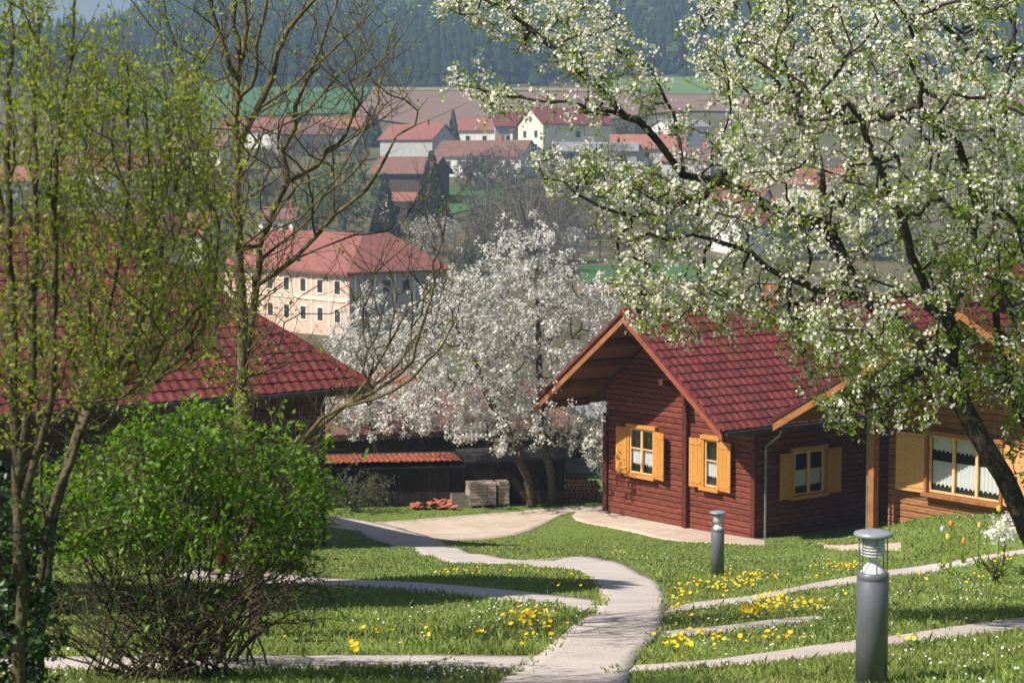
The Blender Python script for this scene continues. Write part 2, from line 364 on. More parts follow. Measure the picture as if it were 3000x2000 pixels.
field('meadow', ([(1290, 640), (1400, 610), (1480, 600)], [(1300, 560), (1400, 548), (1480, 545)]), M_fg, .4, 'small bright meadow between village shrubs')
field('meadow', ([(1700, 835), (1900, 832), (2100, 830)], [(1700, 785), (1900, 780), (2100, 778)]), M_fg, .3, 'green meadow strip seen above the red cabin roof')
field('field', ([(1690, 868), (1900, 862), (2100, 862)], [(1690, 840), (1900, 838), (2100, 838)]), M_fb, .3, 'brown soil strip above the red cabin roof')

# ------------------------------------------------------------------ building frame shared by the cabins
TH = math.radians(38)
ROT = math.atan2(-math.cos(TH), math.sin(TH))   # local x = u (towards us, right), local y = r (away, right)
RV = np.array([math.cos(TH), math.sin(TH), 0]); UV = np.array([math.sin(TH), -math.cos(TH), 0])

M_logred = pmat('log_red', srgb(92, 44, 33), srgb(134, 72, 56), .7, 3.5, 8, .35, 40, .25, (1, 1, 5), 0, .2)
M_logor = pmat('log_orange', srgb(124, 82, 54), srgb(164, 114, 76), .7, 3.5, 8, .35, 40, .25, (1, 1, 5), 0, .16)
M_trim = pmat('trim_darkred', srgb(78, 34, 28), srgb(100, 46, 36), .6, 6, 4, .2, 40)
M_barge = pmat('barge_brown', srgb(140, 90, 54), srgb(166, 112, 68), .6, 5, 4, .2, 40)
M_barger = pmat('barge_redbrown', srgb(136, 72, 58), srgb(158, 88, 70), .6, 5, 4, .2, 40)
M_soffit = pmat('soffit_wood', srgb(88, 54, 34), srgb(112, 70, 44), .7, 5, 4, .2, 40, .25, (6, 1, 1))
M_shut = pmat('shutter_ochre', srgb(184, 124, 54), srgb(212, 152, 76), .55, 7, 5, .2, 40, .35, (1, 1, 8), 0, .05)
M_shutn = pmat('shutter_natural', srgb(204, 146, 90), srgb(222, 168, 112), .55, 7, 5, .2, 40, .35, (1, 1, 8), 0, .05)
M_case = pmat('casement_wood', srgb(222, 176, 120), srgb(236, 196, 144), .5, 7, 4, .1)
M_dark = pmat('room_dark', (.012, .011, .010), (.02, .018, .016), .9, 3)
M_lace = pmat('curtain_lace', (.74, .74, .74), (.82, .82, .82), .9, 30, 3)
M_glass = glassmat('window_glass', (.95, .96, .96), .07)
M_tile = pmat('roof_tile_maroon', srgb(86, 40, 40), srgb(128, 64, 61), .75, 7, 7, .3, 50, .2, (1, 1, 1), 0, .26)
M_tiler = pmat('roof_underlay', srgb(70, 30, 34), srgb(84, 36, 40), .8, 6)
M_gutter = pmat('gutter_metal', srgb(50, 52, 54), srgb(70, 72, 72), .45, 4, spec=.5, metal=.4)
M_pipe = pmat('downpipe_zinc', srgb(112, 116, 116), srgb(140, 142, 140), .45, 5, spec=.5, metal=.4)
M_plinth = pmat('plinth_grey', srgb(140, 130, 122), srgb(160, 150, 140), .9, 6)

def tile_mesh(name, w, e, lap=.06, n=7, thick=.022, amp=.028, lip=.035):
    xs = np.linspace(0, w * 1.03, n); prof = amp * (.5 - .5 * np.cos(2 * math.pi * xs / w)) + amp * .25 * np.sin(2 * math.pi * xs / w)
    V = []; F = []
    for x, p in zip(xs, prof): V += [(x, -.01, p + lip), (x, e + lap, p), (x, -.01, p + lip - thick - .012)]
    for i in range(n - 1):
        a = 3 * i; F += [(a, a + 3, a + 4, a + 1), (a + 2, a + 5, a + 3, a)]
    F += [(2, 0, 1), (3 * n - 1, 3 * n - 2, 3 * n - 3)]
    me = bpy.data.meshes.new(name); me.from_pydata(V, [], F); me.update(); return me
def tiled(roof, E0, ax, us, nrm, ncol, nrow, w, e, mat, keep=None, first=300, jit=.004, seedv=3):
    """tiles on a slope: E0 eave start, ax along the eave, us up the slope; the first `first` in order are objects of their own"""
    me = tile_mesh('tile', w, e); me.materials.append(mat)
    base = np.array([v.co[:] for v in me.vertices]); faces = [tuple(p.vertices) for p in me.polygons]
    ax, us, nrm, E0 = (np.array(v, float) for v in (ax, us, nrm, E0)); r = random.Random(seedv)
    spots = [(i, j) for j in range(ncol) for i in range(nrow) if keep is None or keep(i, j)]
    restV, restF = [], []
    for k, (i, j) in enumerate(spots):
        o = E0 + ax * (j * w) + us * (i * e + r.uniform(-jit, jit)) + nrm * (.02 + r.uniform(-jit, jit))
        rz = r.uniform(-.012, .012); a2 = ax * math.cos(rz) + us * math.sin(rz); u2 = us * math.cos(rz) - ax * math.sin(rz)
        if k < first:
            t = bpy.data.objects.new('tile', me); COL.objects.link(t); t.parent = roof
            t.matrix_local = Matrix(((a2[0], u2[0], nrm[0], o[0]), (a2[1], u2[1], nrm[1], o[1]), (a2[2], u2[2], nrm[2], o[2]), (0, 0, 0, 1)))
        else:
            P = o + base[:, :1] * a2 + base[:, 1:2] * u2 + base[:, 2:] * nrm
            n = len(restV) * len(base); restV.append(P); restF += [tuple(x + n for x in f) for f in faces]
    if restV:
        tag(mesh('remaining_tiles', np.vstack(restV), restF, mat, roof), kind='stuff')

def window_unit(root, T, a0, a1, b0, b1, wood, casements=2, proud=.10, lace=True, sh_l=None, sh_r=None, shmat=None, transom=True, board=None):
    board = board or shmat or wood
    m = MB(); fw = .055
    m.box(a0, a0 + fw, b0, b1, .015, .075, T); m.box(a1 - fw, a1, b0, b1, .015, .075, T)
    m.box(a0 + fw, a1 - fw, b0, b0 + fw, .015, .075, T); m.box(a0 + fw, a1 - fw, b1 - fw, b1, .015, .075, T)
    cw = (a1 - a0 - 2 * fw) / casements; tz = b0 + (b1 - b0) * .56
    for k in range(1, casements): m.box(a0 + fw + k * cw - .045, a0 + fw + k * cw + .045, b0 + fw, b1 - fw, .015, .08, T)
    win = m.build('window', wood, root)
    if transom:
        for k in range(casements):
            MB().box(a0 + fw + k * cw + .047 * (k > 0), a0 + fw + (k + 1) * cw - .047 * (k < casements - 1), tz - .018, tz + .018, .02, .07, T).build('glazing_bar', wood, win)
    for k in range(casements):
        x0, x1 = a0 + fw + k * cw + .04 * (k > 0), a0 + fw + (k + 1) * cw - .04 * (k < casements - 1)
        for (z0, z1) in ((b0 + fw, tz), (tz, b1 - fw)) if transom else ((b0 + fw, b1 - fw),):
            MB().box(x0, x1, z0, z1, .034, .040, T).build('pane', M_glass, win)
        for (lo_, hi_) in (([(.17, .57)] if transom else [(.10, .56), (.70, .97)]) if lace else []):
            n = 44; V = []; F = []; zt = b0 + (b1 - b0) * hi_
            for i in range(n):
                a = x0 + (x1 - x0) * i / (n - 1); c = -.03 + .014 * math.sin(i * .8 + k) + .006 * math.sin(i * 1.7)
                zb = b0 + (b1 - b0) * (lo_ + .05 * abs(math.sin(i * .36 + .4)))
                V += [T(a, zb, c), T(a, zt - .02 * abs(math.sin(i * .6)), c)]
            F = [(2 * i, 2 * i + 2, 2 * i + 3, 2 * i + 1) for i in range(n - 1)]
            mesh('curtain', V, F, M_lace, win)
    MB().box(a0 - .02, a1 + .02, b0 - .02, b1 + .02, -.095, -.085, T).build('dark_interior', M_dark, win)
    s = MB(); sw = .09
    s.box(a0 - sw, a0 - .003, b0 - .02, b1 + .02, -.05, proud, T); s.build('jamb_board', board, win)
    s = MB(); s.box(a1 + .003, a1 + sw, b0 - .02, b1 + .02, -.05, proud, T); s.build('jamb_board', board, win)
    s = MB(); s.box(a0 - sw - .05, a1 + sw + .05, b1 + .023, b1 + .15, -.05, proud + .04, T); s.build('head_board', board, win)
    s = MB(); s.box(a0 - sw - .05, a1 + sw + .05, b0 - .13, b0 - .023, -.05, proud + .09, T); s.build('sill', board, win)
    for side, sh in ((-1, sh_l), (1, sh_r)):
        if not sh: continue
        w, ang = sh; h0, h1 = b0 - .06, b1 + .01
        hx = (a0 - sw - .01) if side < 0 else (a1 + sw + .01)
        ca, sa = math.cos(ang), math.sin(ang)
        def TS(q, b, c, hx=hx, side=side, ca=ca, sa=sa):
            # q runs away from the window, c out of the leaf; ang turns the open leaf off the wall
            return T(hx + side * (q * ca - (c) * sa), b, .11 + q * sa + c * ca) if side > 0 else T(hx - (q * ca - c * sa), b, .11 + q * sa + c * ca)
        flip = side < 0
        def bx(q0, q1, b_0, b_1, c0, c1):
            mm = MB().box(q0, q1, b_0, b_1, c0, c1, TS)
            if flip: mm.F = [tuple(reversed(f)) for f in mm.F]
            return mm
        shut = bx(.01, w - .01, h0 + .01, h1 - .01, -.008, .001).build('shutter', shmat, root)
        bx(.03, w - .03, h0 + .12, h0 + .21, .031, .05).build('batten', shmat, shut); bx(.03, w - .03, h1 - .21, h1 - .12, .031, .05).build('batten', shmat, shut)
        nb = 3
        for k in range(nb): bx(w * k / nb + .003, w * (k + 1) / nb - .003, h0, h1, .002, .03).build('plank', shmat, shut)
    return win
def planks(root, T, z0, z1, h, span, holes, mat, name='log', depth=.07):
    """horizontal boards of a log wall, each an object; span(z) gives the wall's ends, holes are openings"""
    wall = root; z = z0
    while z < z1 - .02:
        zt = min(z + h, z1); s0, s1 = span((z + zt) / 2)
        iv = [(s0, s1)]
        for (a0, a1, b0, b1) in holes:
            if b0 < zt - .01 and b1 > z + .01:
                iv = [q for (p0, p1) in iv for q in ((p0, min(p1, a0)), (max(p0, a1), p1)) if q[1] - q[0] > .02]
        for (p0, p1) in iv:
            t0, t1 = span(zt - .005); c0 = p0 if p0 != s0 else None
            P = []
            lo0, lo1 = (span(z + .005)[0] if p0 == s0 else p0), (span(z + .005)[1] if p1 == s1 else p1)
            hi0, hi1 = (t0 if p0 == s0 else p0), (t1 if p1 == s1 else p1)
            if hi1 <= hi0: hi0 = hi1 = (hi0 + hi1) / 2
            g = .008; q = depth; e = .022
            # rounded front: chamfered top and bottom edges
            ring = [(z + g, q - e), (z + g + .03, q), (zt - g - .03, q), (zt - g, q - e), (zt - g, 0), (z + g, 0)]
            V = []; 
            for s, (l, hgh) in enumerate(((lo0, hi0), (lo1, hi1))):
                for (zz, cc) in ring:
                    t = (zz - z) / (zt - z); V.append(T(l + (hgh - l) * t, zz, cc - depth))
            F = [(0, 5, 4, 3, 2, 1)[::-1], (6, 7, 8, 9, 10, 11)[::-1]] + [(i, i + 6, (i + 1) % 6 + 6, (i + 1) % 6) for i in range(6)]
            F[0] = tuple(range(6)); F = [tuple(reversed(f)) for f in F[:2]] + F[2:]
            mesh(name, V, F, mat, wall)
        z = zt

# ------------------------------------------------------------------ the red cabin
NC = np.array([7.625, 61.617, -11.55]); W1 = 7.18
c1 = empty('cabin', NC - UV * (W1 / 2), ROT, 'dark red log cabin with ochre shutters and maroon tiled gable roof', 'cabin')
XL, XR, OV, ZE, ZA = -W1 / 2 - 1.25, W1 / 2 + .70, 2.15, 3.72, 7.05
XA = (XL + XR) / 2; DEP = 13.0
TG = lambda a, b, c: (a, -c, b)                 # gable wall, seen from outside
TSD = lambda a, b, c: (W1 / 2 + c, a, b)        # long wall on the right
def roof_z(x): return ZA - abs(x - XA) * (ZA - ZE) / (XR - XA)
def under(x): return roof_z(x) - .30
def gspan(z):
    k = (ZA - ZE) / (XR - XA); zz = z + .30
    lo, hi = -W1 / 2, W1 / 2
    if zz > roof_z(lo): lo = XA - (ZA - zz) / k
    if zz > roof_z(hi): hi = XA + (ZA - zz) / k
    return (lo, hi)
wl = (-2.28, -1.10, 1.48, 2.98); wr = (1.36, 1.96, 1.47, 2.98)
wall1 = MB(); 
wall1.box(-W1 / 2 + .02, W1 / 2 - .02, .0, .02, 0, .16); w1 = wall1.build('gable_wall', M_logred, c1)
pb = MB(); pb.prism([(-W1 / 2 + .02, .10, 0), (W1 / 2 - .02, .10, 0), (W1 / 2 - .02, .10, ZE - .25), (XA, .10, ZA - .34), (-W1 / 2 + .02, .10, ZE + .05)], (0, -.03, 0))
M_back = pmat('wall_core', (.03, .014, .012), (.035, .016, .014), .9, 3)
core1 = pb.build('wall_core', M_back, c1)
for (a0, a1, b0, b1) in (): pass
planks(w1, TG, .16, ZA - .32, .185, gspan, [wl, wr], M_logred)
sw1 = MB().box(W1 / 2 - .04, W1 / 2 - .02, .02, DEP, 0, .16).build('side_wall', M_logred, c1)
ws = (1.62, 2.98, 1.28, 2.66)
planks(sw1, TSD, .16, 3.45, .185, lambda z: (.02, DEP), [ws], M_logred)
MB().box(W1 / 2 - .14, W1 / 2 - .10, .15, DEP, 0, ws[2] - .1).build('wall_core', M_back, c1); MB().box(W1 / 2 - .14, W1 / 2 - .10, .15, DEP, ws[3] + .1, 3.45).build('wall_core', M_back, c1)
# back and far walls close the house
MB().box(-W1 / 2, -W1 / 2 + .06, .02, DEP, 0, 3.3).build('side_wall', M_logred, c1)
pm = MB(); pm.prism([(W1 / 2, DEP, 0), (-W1 / 2, DEP, 0), (-W1 / 2, DEP, under(-W1 / 2)), (XA, DEP, under(XA)), (W1 / 2, DEP, under(W1 / 2))], (0, .06, 0)); pm.build('gable_wall', M_logred, c1)
MB().box(-W1 / 2 + .05, W1 / 2 - .05, .05, DEP - .05, -.6, -.02).build('plinth', M_plinth, c1)
window_unit(c1, TG, *wl, M_case, 2, .12, True, (.50, .10), (.62, .22), M_shut)
window_unit(c1, TG, *wr, M_case, 1, .14, True, (.52, .14), (.60, .12), M_shut)
window_unit(c1, TSD, *ws, M_case, 2, .10, True, (.62, .06), (.62, .06), M_shut)
# corner and middle posts
MB().box(-W1 / 2 - .06, -W1 / 2 + .12, -.10, -.003, 0, 3.35).build('corner_post', M_trim, c1)
MB().box(W1 / 2 - .14, W1 / 2 + .04, -.10, -.003, 0, 3.55).build('corner_post', M_trim, c1)
MB().box(.36, .56, -.16, -.003, 0, 4.45).build('middle_post', M_trim, c1)
br = MB(); br.prism([(.36, -.003, 4.45), (.36, -1.2, 4.72), (.36, -1.2, 4.9), (.36, -.003, 4.9)], (-.2, 0, 0)); br.build('bracket', M_trim, c1)
# roof
rf = MB(); th_r = .16
for (xe, sgn) in ((XR, 1), (XL, -1)):
    ze = roof_z(xe) if sgn > 0 else roof_z(XL)
    poly = [(XA, -OV + .03, ZA - .02), (XA, DEP + .6, ZA - .02), (xe, DEP + .6, ze - .02), (xe, -OV + .03, ze - .02)]
    if sgn > 0: poly = poly[::-1]
    rf.prism(poly, (0, 0, .10))
roof1 = rf.build('roof', M_tiler, c1)
sof = MB()
for (xe, sgn) in ((XR, 1), (XL, -1)):
    ze = roof_z(xe)
    poly = [(XA, -OV + .05, ZA - .125), (XA, DEP + .55, ZA - .125), (xe - .05 * sgn, DEP + .55, ze - .105), (xe - .05 * sgn, -OV + .05, ze - .105)]
    if sgn > 0: poly = poly[::-1]
    sof.prism(poly, (0, 0, .05))
sof.build('soffit_boards', M_soffit, c1)
for k in range(9):                              # purlins and rafters under the overhang
    x = XL + .35 + k * (XR - XL - .7) / 8
    if abs(x - XA) < .2: continue
    MB().box(x - .06, x + .06, -OV + .14, -.02, roof_z(x) - .42, roof_z(x) - .20).build('purlin', M_soffit, c1)
MB().box(XA - .09, XA + .09, -OV + .14, -.02, ZA - .46, ZA - .22).build('purlin', M_soffit, c1)
SL1 = math.hypot(XR - XA, ZA - ZE); cs, sn = (XR - XA) / SL1, (ZA - ZE) / SL1
def barge(root, xa, za, xe, ze, y0, y1, top, bot, mat, name='barge_board'):
    d = np.array([xe - xa, 0, ze - za]); 
    poly = [(xa, y0, za - top), (xa, y0, za - bot), (xe, y0, ze - bot), (xe, y0, ze - top)]
    if xe < xa: poly = poly[::-1]
    m = MB(); m.prism(poly[::-1] if False else poly, (0, -(y1 - y0), 0)); return m.build(name, mat, root)
for (xe, mt) in ((XR, M_barger), (XL, M_barge)):
    barge(c1, XA, ZA, xe, roof_z(xe), -OV - .02, -OV + .026, .02, .34, mt)
    barge(c1, XA, ZA, xe, roof_z(xe), -OV - .06, -OV - .022, -.05, .10, M_barger if xe > 0 else M_trim, 'verge_board')
    n = int(SL1 / .38)
    for k in range(n):                          # verge tiles along the edge
        t0, t1 = k / n, (k + 1.04) / n
        P0 = np.array([xe + (XA - xe) * t0, 0, roof_z(xe) + (ZA - roof_z(xe)) * t0]); P1 = np.array([xe + (XA - xe) * t1, 0, roof_z(xe) + (ZA - roof_z(xe)) * t1])
        poly = [(P0[0], -OV - .09, P0[2] + .075), (P0[0], -OV - .09, P0[2] - .06), (P1[0], -OV - .09, P1[2] - .06), (P1[0], -OV - .09, P1[2] + .045)]
        if xe > 0: poly = poly
        m = MB(); m.prism(poly, (0, -.05, 0)); m.build('verge_tile', M_tile, roof1)
tiled(roof1, (XR + .05, -OV - .04, ZE - .03), (0, 1, 0), (-cs, 0, sn), (sn, 0, cs), 52, 15, .30, .378, M_tile, None, 300, seedv=5)
tiled(roof1, (XL - .05, DEP + .55, roof_z(XL) - .03), (0, -1, 0), (cs, 0, sn), (-sn, 0, cs), 52, 15, .30, .378, M_tile, None, 0, seedv=6)
for k in range(42):
    y = -OV - .05 + k * .37
    MB().tube([(XA, y, ZA + .02), (XA, y + .40, ZA + .035)], [.13, .115], 10).build('ridge_tile', M_tile, roof1)
# gutter, downpipes, chimney
MB().tube([(XR + .10, -OV + .05, ZE - .10), (XR + .10, DEP + .6, ZE - .10)], .075, 10).build('gutter', M_gutter, c1)
MB().tube([(XR + .08, .30, ZE - .14), (XR + .02, .30, ZE - .32), (W1 / 2 + .12, .30, ZE - .75), (W1 / 2 + .12, .30, .02)], .05, 10).build('downpipe', M_pipe, c1)
M_brick = pmat('chimney_brick', srgb(170, 92, 66), srgb(196, 116, 84), .9, 12, 4, .3, 40)
MB().box(XA + .3, XA + .95, 3.9, 4.55, ZA - .8, ZA + .75).build('chimney', M_brick, c1)
MB().box(XA + .25, XA + 1.0, 3.85, 4.6, ZA + .752, ZA + .82).build('chimney_cap', M_plinth, c1)

# ------------------------------------------------------------------ the brown cabin beside it (porch gable)
c2p = at(2600, 1575, 59.2)
c2 = empty('cabin', (c2p[0], c2p[1], -11.45), ROT, 'brown log cabin with porch post and lace curtained window beside the bank', 'cabin')
X2L, Z2L, P2, OV2, D2 = -2.05, 4.05, .54, 2.8, 7.0
X2A = 4.9; Z2A = Z2L + (X2A - X2L) * P2; X2R = 2 * X2A - X2L
def roof2(x): return Z2A - abs(x - X2A) * P2
def g2(z):
    lo, hi = 0, 9.8; zz = z + .34
    if zz > roof2(lo): lo = X2A - (Z2A - zz) / P2
    if zz > roof2(hi): hi = X2A + (Z2A - zz) / P2
    return lo, hi
w2 = (1.62, 4.25, 2.08, 3.75)
b2 = MB().box(.02, 9.8, 0, .02, 0, .16).build('gable_wall', M_logor, c2)
MB().prism([(.05, .10, 0), (9.7, .10, 0), (9.7, .10, 4.7), (X2A, .10, Z2A - .42), (.05, .10, 4.7)], (0, -.03, 0)).build('wall_core', M_back, c2)
planks(b2, TG, .16, Z2A - .4, .20, g2, [w2], M_logor)
b2s = MB().box(.0, .05, .02, D2, 0, .16).build('side_wall', M_logor, c2)
planks(b2s, lambda a, b, c: (.0 - c, -a, b), .16, 5.0, .20, lambda z: (-D2, -.02), [], M_logor)
MB().box(.05, 9.8, .05, D2, -.6, -.02).build('plinth', M_plinth, c2)
window_unit(c2, TG, *w2, M_case, 3, .20, True, (1.05, .10), (1.05, .10), M_shutn, False, M_barge)
MB().box(.06, .28, -.97, -.75, 0, 4.75).build('porch_post', M_barge, c2)
MB().box(.06, .28, -1.9, -.06, 4.753, 4.95).build('porch_beam', M_soffit, c2)
MB().tube([(-.06, -.85, 4.7), (-.06, -.85, .02)], .045, 10).build('downpipe', M_pipe, c2)
rf = MB()
for (xe, sgn) in ((X2R, 1), (X2L, -1)):
    poly = [(X2A, -OV2, Z2A), (X2A, D2, Z2A), (xe, D2, roof2(xe)), (xe, -OV2, roof2(xe))]
    rf.prism(poly[::-1] if sgn > 0 else poly, (0, 0, .10))
r2 = rf.build('roof', M_tiler, c2)
sof = MB()
for (xe, sgn) in ((X2R, 1), (X2L, -1)):
    poly = [(X2A, -OV2 + .05, Z2A - .105), (X2A, D2, Z2A - .105), (xe, D2, roof2(xe) - .105), (xe, -OV2 + .05, roof2(xe) - .105)]
    sof.prism(poly[::-1] if sgn > 0 else poly, (0, 0, .05))
sof.build('soffit_boards', M_soffit, c2)
for xe in (X2R, X2L):
    barge(c2, X2A, Z2A, xe, roof2(xe), -OV2 - .05, -OV2 - .003, .02, .34, M_barge)
    barge(c2, X2A, Z2A, xe, roof2(xe), -OV2 - .09, -OV2 - .053, -.06, .08, M_tiler, 'verge_board')
s2 = math.hypot(1, P2)
tiled(r2, (X2L - .05, D2, Z2L - .03), (0, -1, 0), (1 / s2, 0, P2 / s2), (-P2 / s2, 0, 1 / s2), 30, 26, .30, .378, M_tile, None, 120, seedv=8)
tiled(r2, (X2R + .05, -OV2, Z2L - .03), (0, 1, 0), (-1 / s2, 0, P2 / s2), (P2 / s2, 0, 1 / s2), 30, 26, .30, .378, M_tile, None, 0, seedv=9)
MB().tube([(X2L - .10, -OV2, Z2L - .08), (X2L - .10, D2, Z2L - .08)], .07, 10).build('gutter', M_gutter, c2)
MB().tube([(X2A, -OV2, Z2A + .03), (X2A, D2, Z2A + .03)], .13, 10).build('ridge_cap', M_tile, c2)

# ------------------------------------------------------------------ the long hip-roofed house at the left
hc = at(1082, 1128, 55.5)                       # far right eave corner
h_gz = float(th(hc[0], hc[1])) - .1
EZ = hc[2] - h_gz
hs = empty('house', (hc[0], hc[1], h_gz), ROT, 'long wooden house under a broad maroon hipped roof behind leafing stems', 'house')
HL, HW, HP = 21.0, 11.4, .80                    # eave length, depth, pitch
M_logdk = pmat('board_darkbrown', srgb(62, 42, 30), srgb(84, 58, 40), .75, 5, 5, .25, 40, .3, (1, 1, 6), 0, .12)
hw = MB().box(-HW + .9, -.9, -HL + .9, -.9, -.4, .3).build('wall', M_logdk, hs)
TH1 = lambda a, b, c: (-.9 + c, a, b)
planks(hw, TH1, .3, EZ - .1, .24, lambda z: (-HL + .9, -.9), [(-4.2, -3.0, 1.6, 2.9), (-8.2, -7.0, 1.6, 2.9)], M_logdk)
planks(hw, lambda a, b, c: (-a, -.9 + c, b), .3, EZ - .1, .24, lambda z: (.9, HW - .9), [], M_logdk)
MB().box(-HW + .9, -HW + 1.0, -HL + .9, -.95, .3, EZ - .1).build('wall', M_logdk, hs)
for (a0, a1) in ((-4.2, -3.0), (-8.2, -7.0)):
    window_unit(hs, TH1, a0, a1, 1.6, 2.9, M_case, 2, .08, True, None, None, M_shut)
hh = HW / 2
rf = MB(); zr = EZ + hh * HP
V = [(0, 0, EZ), (0, -HL, EZ), (-HW, -HL, EZ), (-HW, 0, EZ), (-hh, -hh, zr), (-hh, -HL + hh, zr)]
V2 = [(x, y, z - .14) for (x, y, z) in V]
rf.add(V + V2, [(0, 4, 5, 1), (3, 4, 0), (2, 5, 4, 3), (1, 5, 2), (6, 7, 11, 10), (9, 6, 10), (8, 9, 10, 11), (7, 8, 11), (0, 1, 7, 6), (1, 2, 8, 7), (2, 3, 9, 8), (3, 0, 6, 9)])
rh = rf.build('roof', M_tiler, hs)
sl = math.hypot(1, HP); cs2, sn2 = 1 / sl, HP / sl
ncolh, nrowh = int(HL / .30), int(hh * sl / .378)
def keep_front(i, j):
    y = .02 - (ncolh - j) * .30 + .15
    q = (i + .5) * .378 * cs2
    return -HL + q < y < -q + .05
def front_tiles():
    # columns counted from the far right end so that the ones in view come first
    me_ax = (0, 1, 0)
    spots = keep_front
    tiled(rh, (.05, .02 - ncolh * .30, EZ - .03), (0, 1, 0), (-cs2, 0, sn2), (sn2, 0, cs2), ncolh, nrowh, .30, .378, M_tile, lambda i, j: spots(i, j) and j < ncolh - 30, 0, seedv=12)
    tiled(rh, (.05, .02 - ncolh * .30, EZ - .03), (0, 1, 0), (-cs2, 0, sn2), (sn2, 0, cs2), ncolh, nrowh, .30, .378, M_tile, lambda i, j: spots(i, j) and j >= ncolh - 30, 300, seedv=13)
front_tiles()
for k in range(int(hh * 1.62 / .38)):
    t0 = k * .38 / (hh * 1.62); t1 = t0 + .42 / (hh * 1.62)
    MB().tube([(-hh * t0, -hh * t0, EZ + hh * HP * t0 + .05), (-hh * t1, -hh * t1, EZ + hh * HP * t1 + .065)], [.13, .115], 8).build('hip_tile', M_tile, rh)
for k in range(int((HL - 2 * hh) / .38)):
    y = -hh - k * .38
    MB().tube([(-hh, y, zr + .05), (-hh, y - .41, zr + .065)], [.13, .115], 8).build('ridge_tile', M_tile, rh)
MB().tube([(.10, .05, EZ - .09), (.10, -HL, EZ - .09)], .075, 10).build('gutter', M_gutter, hs)
MB().box(-.95, -.02, -HL + .02, -.02, EZ - .24, EZ - .145).build('eave_boards', M_soffit, hs)

# ------------------------------------------------------------------ dark board shed with an orange tiled lean-to roof
M_shed = pmat('board_tarred', srgb(44, 38, 34), srgb(64, 55, 47), .9, 4, 5, .4, 40, .2, (6, 6, 1), 0, .25)
M_tileo = pmat('roof_tile_orange', srgb(158, 88, 66), srgb(186, 118, 92), .85, 7, 5, .3, 50, .2, (1, 1, 1), 0, .18)
s0 = G(1150, 1484); s1p = G(1655, 1474)
dv = s1p - s0; sh_len = float(np.hypot(dv[0], dv[1])); sh_rot = math.atan2(dv[1], dv[0])
shed = empty('shed', (s0[0], s0[1], min(s0[2], s1p[2]) - .03), sh_rot, 'low tarred board shed with orange tiled edge behind the gravel drive', 'shed')
SX0 = -2.6; SH = 1.55
MB().box(SX0, sh_len, .06, 3.2, -.3, .05).build('sill_beam', M_shed, shed)
nb = int((sh_len - SX0) / .2)
for k in range(nb):
    x = SX0 + k * .2; MB().box(x + .008, x + .192, random.uniform(0, .02), .05, -.2, SH + random.uniform(-.02, .02)).build('board', M_shed, shed)
MB().box(sh_len - .05, sh_len, .06, 3.2, .05, SH).build('end_wall', M_shed, shed)
MB().box(SX0, SX0 + .05, .06, 3.2, .05, SH).build('end_wall', M_shed, shed)
rl = 2.55
MB().box(SX0 + .06, sh_len - .06, .10, .14, 0, SH - .03).build('wall_core', M_dark, shed)
MB().box(rl + .02, sh_len + .1, -.1, 3.2, SH - .02, SH + .06).build('roof_boards', M_shed, shed)
rs = MB().box(SX0 - .2, rl, -.25, 3.2, SH - .12, SH - .04).build('roof', M_shed, shed)
nt = int((rl - SX0 + .2) / .2)
tiled(rs, (SX0 - .2, -.3, SH + .10), (1, 0, 0), (0, math.cos(.05), -math.sin(.05)), (0, math.sin(.05), math.cos(.05)), nt, 8, .2, .36, M_tileo, None, 300, .012, 21)

# ------------------------------------------------------------------ things before the shed
M_conc = pmat('concrete_slab', srgb(158, 140, 132), srgb(186, 168, 160), .9, 7, 5, .3, 50, .2, (1, 1, 1), 0, .08)
M_pal = pmat('pallet_wood', srgb(120, 100, 80), srgb(150, 128, 104), .9, 6, 4, .2, 40)
def slab_stack(px0, px1, py, rows_, label, rowh=.11, cols=3, d=.8):
    a, b = G(px0, py), G(px1, py); w = (px1 - px0) / FPX * a[1]
    t = empty('slab_stack', ((a + b) / 2) - np.array([0, 0, .02]), .22, label, 'slab stack')
    p = MB()
    for k in range(3): p.box(-w / 2 + k * (w - .1) / 2, -w / 2 + k * (w - .1) / 2 + .1, 0, d, 0, .10)
    p.box(-w / 2, w / 2, 0, d, .101, .125); p.build('pallet', M_pal, t)
    sm = bpy.data.meshes.new('slab'); mb = MB().box(0, w / cols - .012, 0, d - .02, 0, rowh - .012)
    sm.from_pydata(mb.V, [], mb.F); sm.materials.append(M_conc); sm.update()
    for r_ in range(rows_):
        for c_ in range(cols):
            o = link('slab', sm, t); o.location = (-w / 2 + c_ * w / cols + random.uniform(-.008, .008), random.uniform(-.015, .015), .128 + r_ * rowh)
    return t
slab_stack(1374, 1456, 1487, 7, 'tall stack of pinkish concrete slabs in front of the tarred shed')
slab_stack(1460, 1494, 1484, 6, 'narrow stack of concrete slabs right beside the tall slab stack', .13, 1)
M_crate = pmat('crate_grey', srgb(110, 108, 100), srgb(140, 136, 126), .9, 6, 4, .2, 40, .2, (1, 1, 5))
ca = G(1352, 1488); crate = empty('crate', ca - np.array([0, 0, .02]), .15, 'weathered grey crate left of the tall slab stack', 'crate')
for k in range(3):
    MB().box(-.31, .31, -.02, 0, .02 + k * .155, .16 + k * .155).build('slat', M_crate, crate)
    MB().box(-.33, -.312, .0, .55, .02 + k * .155, .16 + k * .155).build('slat', M_crate, crate)
    MB().box(.312, .33, .0, .55, .02 + k * .155, .16 + k * .155).build('slat', M_crate, crate)
MB().box(-.31, .31, .55, .57, .02, .47).build('back_panel', M_crate, crate)
MB().box(-.31, .31, 0, .55, 0, .018).build('floor_panel', M_crate, crate)
tp = G(1290, 1490); pile = empty('tile_pile', tp, 0, 'small heap of orange roof tiles on the grass by the shed', 'tile heap')
